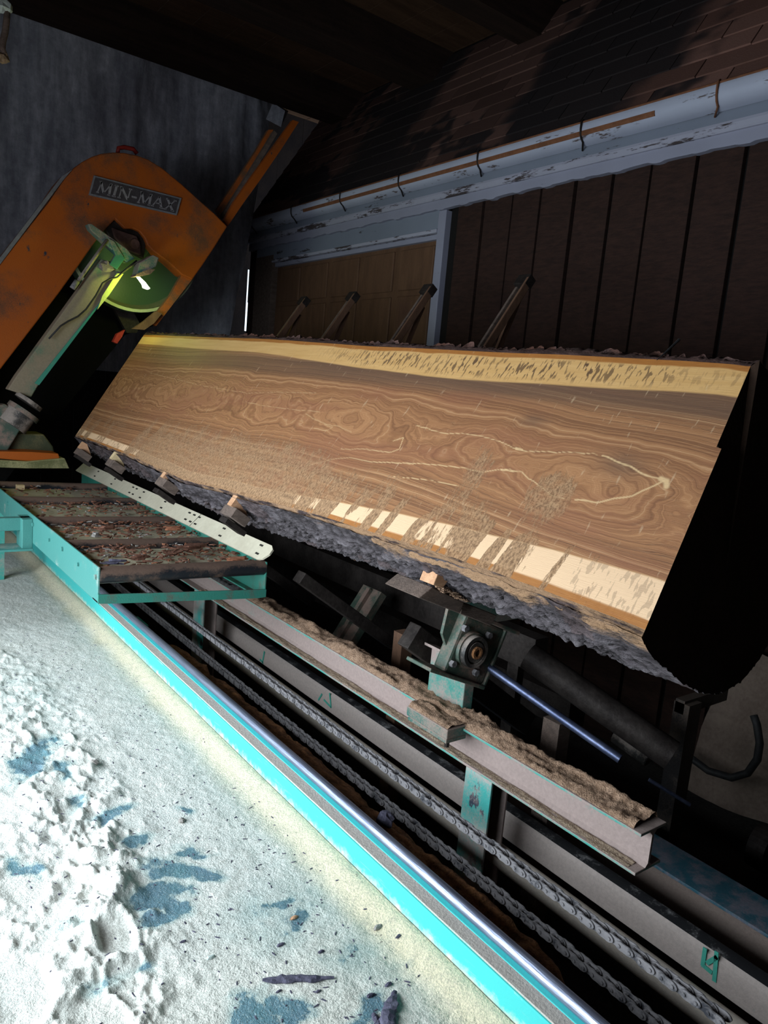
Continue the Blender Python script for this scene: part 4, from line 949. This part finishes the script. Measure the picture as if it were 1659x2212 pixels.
# letters: serif capitals cut as strokes on the plate
P00, P10, P01 = PY(206, 383, SY-.015), PY(387, 430, SY-.015), PY(196, 418, SY-.015)
def lp(a, b): return P00+(P10-P00)*a+(P01-P00)*b
def stroke(m, a, b, w0):
    p, q = lp(*a), lp(*b); d = (q-p).normalized(); s_ = d.cross(Vector((0, 1, 0))); m.obox((p+q)/2, d, Vector((0, 1, 0)), s_, (q-p).length/2, .0015, w0)
LET = {'M': [((.08, .98), (.16, 0), 1), ((.12, 0), (.5, .95), 2), ((.5, .95), (.86, 0), 1), ((.84, 0), (.92, 1), 2), ((-.02, 1), (.18, 1), 1), ((.8, 1), (1.02, 1), 1), ((.02, 0), (.2, 0), 1), ((.8, 0), (.96, 0), 1)],
       'I': [((.5, 0), (.5, 1), 2), ((.1, 0), (.9, 0), 1), ((.1, 1), (.9, 1), 1)], 'N': [((.14, 0), (.14, 1), 1), ((.1, 0), (.88, 1), 2), ((.88, 0), (.88, 1), 1), ((0, 1), (.28, 1), 1), ((.74, 0), (1.02, 0), 1), ((0, 0), (.15, 0), 1)],
       '-': [((.1, .62), (.9, .62), 1.6)], 'A': [((.5, 0), (.1, 1), 1), ((.48, 0), (.9, 1), 2), ((.25, .64), (.75, .64), 1), ((-.02, 1), (.24, 1), 1), ((.74, 1), (1.04, 1), 1)],
       'X': [((.12, 0), (.88, 1), 2), ((.85, 0), (.14, 1), 1), ((0, 0), (.26, 0), 1), ((.74, 0), (1, 0), 1), ((0, 1), (.28, 1), 1), ((.72, 1), (1.02, 1), 1)]}
xx = .055
for ch, wd in zip('MIN-MAX', (.155, .06, .135, .075, .155, .14, .13)):
    m = MB()
    for a, b, w0 in LET[ch]: stroke(m, (xx+a[0]*wd, .17+a[1]*.66), (xx+b[0]*wd, .17+b[1]*.66), .0036*w0)
    m.build('letter', M['lead'], sg); xx += wd+.012
# near-black sheet holding the shade inside the opening, wheel, hub
extr(c1([(590, 640), (960, 930), (800, 1190), (640, 1240), (0, 2020), (-300, 2300), (-300, 1500), (0, 1400)]), SY+.30, SY+.345, 'inner_shade', M['gap'])
wc = PY(*c1([(685, 775)])[0], SY+.10); WR = .445
def disc(c, prof, k=56):
    m = MB(); vs = []; n_ = len(prof)
    for r, y in prof:
        for j in range(k): a = 2*math.pi*j/k; vs.append(c+Vector((r*math.cos(a), y, r*math.sin(a))))
    fs = [(i*k+j, i*k+(j+1) % k, (i+1)*k+(j+1) % k, (i+1)*k+j) for i in range(n_-1) for j in range(k)]
    return m.add(vs, fs)
M['wheelgreen'] = painted('wheel_lamp_green', (.045, .085, .045), (.10, .10, .06), .3, sc=4, rough=.5)  # the lamp's green cast is put into the wheel colour
wh = disc(wc, [(.03, -.02), (.10, -.02), (.13, .01), (WR-.05, .03), (WR-.02, .01), (WR-.018, -.035), (WR, -.035), (WR, .08), (WR-.02, .08), (.1, .10)]).build('wheel', M['wheelgreen'], sw, smooth='a')
disc(wc, [(WR-.019, -.038), (WR+.001, -.038), (WR+.001, -.03), (WR-.019, -.03), (WR-.019, -.038)]).build('rim', plain('pale_wheel_rim', (.30, .34, .20), (.42, .46, .28), 10, .5), wh)
disc(PY(*c1([(685, 775)])[0], SY+.02), [(0, -.03), (.028, -.03), (.034, -.02), (.034, .06)], 18).build('hub', plain('brown_hub', (.10, .05, .04), (.20, .11, .09), 20, .6), sw, smooth='a')
extr(c1([(540, 690), (590, 650), (650, 700), (740, 700), (745, 790), (735, 850), (640, 800), (560, 740)]), SY+.03, SY+.08, 'bearing_bracket', M['iron'], bev=.004)
extr(c1([(575, 690), (610, 705), (700, 735), (720, 780), (720, 830), (650, 805), (590, 740)]), SY+.0, SY+.03, 'bearing_cap', plain('brown_casting', (.06, .03, .028), (.13, .07, .06), 20, .6), bev=.004)
# guide post in front of the wheel
GPY = SY-.16
extr(c1([(590, 885), (632, 928), (195, 1500), (160, 1560), (40, 1520), (85, 1450), (520, 850)]), GPY, GPY+.09, 'guide_post', painted('guide_post_paint', (.06, .15, .10), (.23, .185, .13), .62, sc=4, upw=0), bev=.006)
extr(c1([(592, 975), (632, 928), (200, 1498), (178, 1488)]), GPY-.012, GPY, 'guide_edge', painted('guide_edge_paint', (.04, .22, .16), (.30, .32, .16), .30, sc=4, upw=0))
extr(c1([(598, 925), (632, 928), (560, 1035), (500, 1110), (525, 1040)]), GPY-.020, GPY-.012, 'lamp_glow_strip', plain('lamp_glow_green', (.40, .46, .14), (.55, .58, .20), 10, .35))  # the lamp's yellow-green glow on the post, put in as a coloured strip
extr(c1([(450, 672), (470, 672), (560, 735), (650, 800), (690, 850), (650, 870), (530, 765), (462, 700)]), GPY-.02, GPY+.05, 'cross_bar', M['teal_dark'], bev=.004)
extr(c1([(555, 745), (585, 760), (640, 850), (600, 905), (560, 880), (590, 830)]), GPY-.03, GPY, 'clamp', M['teal_dark'], bev=.003)
MB().tube([PY(*c1([(548, 755)])[0], GPY-.02), PY(*c1([(375, 1000)])[0], GPY-.02)], .011, 8).build('rod', M['grime'], sw, smooth=True)
MB().tube([PY(*c1([(395, 965)])[0], GPY-.02), PY(*c1([(370, 1003)])[0], GPY-.02)], .017, 8).build('rod_sleeve', M['chain'], sw, smooth=True)
icos(PY(*c1([(545, 890)])[0], GPY-.01), .045, (1.2, .5, .8), 8).build('clamp_knuckle', plain('mauve_casting', (.10, .08, .08), (.20, .16, .155), 30, .8), sw)
cab = [(700, 860), (650, 900), (600, 945), (560, 955), (525, 975), (490, 1040), (440, 1110), (400, 1145), (350, 1170), (310, 1195), (250, 1260)]
MB().tube([PY(*p, GPY-.035) for p in c1(cab)], .006, 6).build('cable', M['rubber'], sw, smooth=True)
MB().tube([PY(*p, GPY-.03) for p in c1([(620, 925), (660, 895), (700, 870), (740, 855)])], .008, 6).build('lamp_arm', M['grime'], sw, smooth=True)
# lamp
extr(c1([(715, 870), (785, 830), (815, 845), (800, 890), (760, 915), (700, 930)]), GPY-.10, GPY-.0, 'lamp_housing', M['teal_dark'], bev=.006)
extr(c1([(700, 928), (760, 905), (795, 905), (770, 930), (720, 940), (694, 940)]), GPY-.105, GPY-.0, 'lamp_collar', plain('brown_rag', (.10, .06, .06), (.17, .10, .095), 30, .9))
extr(c1([(702, 944), (716, 944), (745, 972), (768, 1003), (758, 1008), (735, 1000), (727, 978)]), GPY-.05, GPY-.035, 'lamp_tube', M['lamp'], label='bright white lamp tube')
# collar rings where the post meets the lower guard
for (px, r, w_) in (((62, 868), .085, .012), ((50, 890), .10, .014), ((36, 905), .09, .05)):
    c = PY(*px, GPY+.03); MB().tube([c-TD*w_, c+TD*w_], r, 24).build('collar', M['grime'] if r < .095 else M['greengrime'], sw, smooth='a')
extr([(-60, 1000), (-60, 900), (10, 872), (60, 900), (40, 935), (10, 985)], GPY, GPY+.1, 'lower_guard', M['greengrime'], bev=.008)
extr([(-60, 975), (0, 975), (65, 976), (126, 980), (130, 993), (60, 996), (-60, 986)], SY-.25, SY-.02, 'orange_skirt', M['orange'], bev=.004)
extr([(-60, 940), (40, 936), (95, 938), (115, 965), (118, 978), (-60, 972)], SY-.10, SY+.1, 'lower_housing', painted('olive_housing', (.05, .055, .03), (.13, .11, .05), .4), bev=.01)
extr([(-60, 992), (60, 997), (140, 990), (150, 1012), (60, 1012), (-60, 1008)], SY-.28, SY-.05, 'sill', painted('yellowish_sill', (.12, .12, .05), (.30, .27, .13), .5), bev=.004)
extr(c1([(1240, 1440), (560, 1060), (640, 1040), (720, 1190), (700, 1230), (650, 1230)])[1:], SY+.2, SY+.24, 'lower_arm', M['iron'])
extr(c1([(580, 1275), (600, 1235), (640, 1215), (625, 1250), (600, 1285)]), SY-.02, SY+.02, 'red_latch', M['red'])
extr(c1([(680, 1210), (740, 1170), (800, 1120), (830, 1130), (790, 1180), (740, 1215)]), SY-.02, SY+.02, 'scraper', M['timber'])
lampL = bpy.data.lights.new('saw_lamp', 'POINT'); lampL.energy = 3.4; lampL.color = (.80, 1.0, .16); lampL.shadow_soft_size = .03
lo = bpy.data.objects.new('saw_lamp', lampL); COL.objects.link(lo); lo.location = PY(*c1([(700, 1010)])[0], GPY-.12)

# ============================================================ dark machinery on the right
def thing(mb, nm, mat, base, label, cat, **kw): return tag(mb.build(nm, mat, base=base, **kw), label, cat)
thing(MB().tube([PXp(1440, 1610, 3.0), PXp(1480, 1628, 3.0), PXp(1530, 1665, 3.0), PXp(1580, 1680, 3.0), PXp(1615, 1670, 3.0), PXp(1636, 1640, 3.0), PXp(1641, 1605, 3.0), PXp(1635, 1565, 3.0), PXp(1628, 1545, 3.0)], .016, 10), 'rubber_hose', M['rubber'], tuple(PXp(1580, 1680, 3.0)), 'black rubber hose hanging in a loop at the right', 'hose', smooth=True)
ys_ = np.linspace(.6, 1.62, 60); us_ = np.linspace(0, 1, 40); GU, GY = np.meshgrid(us_, ys_, indexing='ij')
cx_ = 3.12+.18*GU+.03*(fbm(GU*5, GY*4, 33, 3)); cz_ = -1.62+.62*GU+.05*np.sin(GU*9+GY*3)*.5+.05*(fbm(GY*4, GU*6, 34, 3)-.5)
grid('cloth_cover', cx_, GY, cz_, M['foam'], label='dull brown sheet draped against the wall behind the hose loop', cat='cloth')
thing(MB().tube([(3.0, 1.15, -1.66), (3.0, 1.22, -1.66)], .09, 24), 'pulley', M['iron'], (3.0, 1.18, -1.75), 'dark round pulley low in the right corner', 'pulley')
thing(MB().tube([PXp(1330, 1590, 2.5), PXp(1400, 1640, 2.5)], .03, 10), 'stub_pipe', M['grime'], tuple(PXp(1400, 1640, 2.5)), 'short grimy pipe stub below the log end', 'pipe', smooth=True)
thing(MB().box(2.42, 2.50, 1.28, 1.34, -1.55, -.98).box(2.42, 2.72, 1.30, 1.335, -1.02, -.97), 'machine_bracket', painted('brown_dusty_iron', (.012, .010, .010), (.06, .042, .032), .5), (2.45, 1.3, -1.55), 'brown dusty bracket below the near end of the log', 'bracket')
thing(MB().tube([(2.02, 1.16, -1.095), (2.10, 1.06, -1.15)], .006, 8), 'thin_rod', M['shine'], (2.10, 1.06, -1.156), 'thin bright rod in the dark beyond the I-beam', 'rod')
thing(MB().box(1.93, 1.99, 2.30, 2.36, PZ_, -.98), 'inner_support', M['timber'], (1.96, 2.33, PZ_), 'short brown timber stub behind the I-beam at mid-length', 'post')
thing(MB().box(1.93, 1.99, 1.45, 1.52, PZ_, -1.02), 'inner_support', M['timber_dark'], (1.96, 1.48, PZ_), 'short brown timber stub behind the I-beam near the bracket post', 'post')
thing(MB().obox(VW(.24, 2.30, 2.80), TD, (0, 1, 0), TN, .20, .075, .02).obox(VW(.24, 2.27, 2.80), TD, (0, 1, 0), TN, .19, .012, .012), 'slotted_plate', M['greengrime'], tuple(VW(.05, 2.30, 2.80)), 'green-grey slotted steel plate hanging in the dark under the log', 'plate')
thing(MB().box(1.92, 2.34, 2.0, 2.04, -.86, -.76), 'cross_member', M['teal_dark'], (2.1, 2.02, -.86), 'dark green cross member seen under the log left of the bearing', 'beam')

# ============================================================ debris on the floor
def PZp(u, v, z=FZ):
    d = Vector((u-829.5, -(v-1106.0), -1600.0)); r = Vector((d.dot(CX), d.dot(CY), d.dot(CZ))); return r*(z/r.z)
def fz(x, y):
    z, b, w_ = floor_fields(np.array([[x]]), np.array([[y]])); return FZ+float(z[0, 0])
def barkstick(a, b, wd, lab, seed, mat):
    p, q = PZp(*a), PZp(*b); d = (q-p); L_ = d.length; ang = math.atan2(d.y, d.x); rnd = random.Random(seed); m = MB()
    n1, k = 16, 8; vs = []
    for i in range(n1):
        t_ = i/(n1-1); w_ = wd*(max(.03, math.sin(math.pi*min(1, .05+t_*.93)))**.45)*rnd.uniform(.65, 1.2)
        c = p+d*t_; c.z = fz(c.x, c.y)+wd*.35; c = c+Vector((rnd.uniform(-1, 1), rnd.uniform(-1, 1), 0))*wd*.12
        s_ = Vector((-d.y, d.x, 0)).normalized()
        for j in range(k):
            aa = 2*math.pi*j/k; rr_ = rnd.uniform(.8, 1.2); vs.append(c+s_*(w_*rr_*math.cos(aa))+Vector((0, 0, w_*.62*rr_*math.sin(aa))))
    m.add(vs, [(i*k+j, i*k+(j+1) % k, (i+1)*k+(j+1) % k, (i+1)*k+j) for i in range(n1-1) for j in range(k)]+[tuple(range(k-1, -1, -1)), tuple((n1-1)*k+j for j in range(k))])
    mid_ = (p+q)/2
    tag(m.build('bark_piece', mat, base=(mid_.x, mid_.y, fz(mid_.x, mid_.y))), lab, 'bark')
barkstick((566, 2120), (722, 2115), .0105, 'long weathered grey bark splinter lying on the sawdust floor', 1, M['chip_dark'])
barkstick((832, 2235), (852, 2145), .015, 'upright-looking dark bark splinter at the bottom edge of the floor', 2, M['chip_dark'])
barkstick((822, 2225), (806, 2190), .008, 'small dark bark sliver beside the splinter at the bottom edge', 3, M['chip_dark'])
for i, (u, v, r, lab, mt) in enumerate([(606, 2042, .012, 'small brown knotted chip left of the dust drift', 'chip_dark'), (694, 2058, .010, 'tiny dark chip above the long bark splinter', 'chip_dark'), (815, 2010, .017, 'brown chip buried in the dust drift by the turquoise beam', 'stone'),
        (840, 2128, .012, 'flat dark chip just above the bottom splinter', 'chip_dark'), (800, 2152, .013, 'curled dark chip left of the bottom splinter', 'chip_dark'), (687, 2143, .009, 'small dark chip below the right end of the long splinter', 'chip_dark'), (602, 2142, .008, 'small dark chip below the left end of the long splinter', 'chip_dark'),
        (860, 2035, .011, 'curved thin chip near the dust drift', 'chip_dark'), (635, 1985, .013, 'pinkish crumb on the bare green floor patch', 'wedge'), (455, 2070, .013, 'pale bluish chip on the sawdust at centre bottom', 'glass'), (395, 2040, .009, 'dark crumb on the plain sawdust left of the pale chip', 'chip_dark'),
        (205, 1655, .020, 'grey sawdust clod in the middle of the lumpy floor', 'stone'), (392, 1775, .014, 'tan sawdust clod right of the bare blue patch', 'stone')]):
    p = PZp(u, v); z = fz(p.x, p.y)
    r *= .62 if i < 11 else .8
    tag(icos((p.x, p.y, z+r*.3), r, (1.4, .6, .5) if i < 11 else (1, 1, .6), 60+i).build('wood_chip' if i < 11 else 'sawdust_clod', M[mt], base=(p.x, p.y, z)), lab, 'chip' if i < 11 else 'clod')
m = MB(); rr = random.Random(77)
for _ in range(420):
    y = math.exp(rr.uniform(math.log(1.0), math.log(3.6))); x = rr.uniform(.35, 1.03)
    flake(m, (x, y, fz(x, y)), .0045*rr.uniform(.5, 1.8), .0016, .0014, rr.uniform(0, 3.1), rr)
tag(m.build('fine_chips', M['chip_dark'], base=(.8, 1.8, FZ)), 'fine dark slivers sprinkled over the sawdust floor', 'chips', kind='stuff')

# ============================================================ rope and fitting in the top left corner
hk = empty('hanging_rope', tuple(PY(10, 120, 4.6)), 'frayed rope hanging from a pale fitting at the top left corner', 'rope')
MB().tube([PY(u, v, 4.6) for u, v in ((16, 20), (14, 45), (11, 70), (6, 90), (5, 105), (10, 118))], .016, 8).build('rope', M['timber_dark'], hk, smooth=True)
icos(PY(6, 125, 4.6), .035, (1, .8, .8), 3).build('knot', M['rope'], hk)
icos(PY(3, 12, 4.6), .045, (1.1, .8, .8), 4).build('fitting', M['glass'], hk)
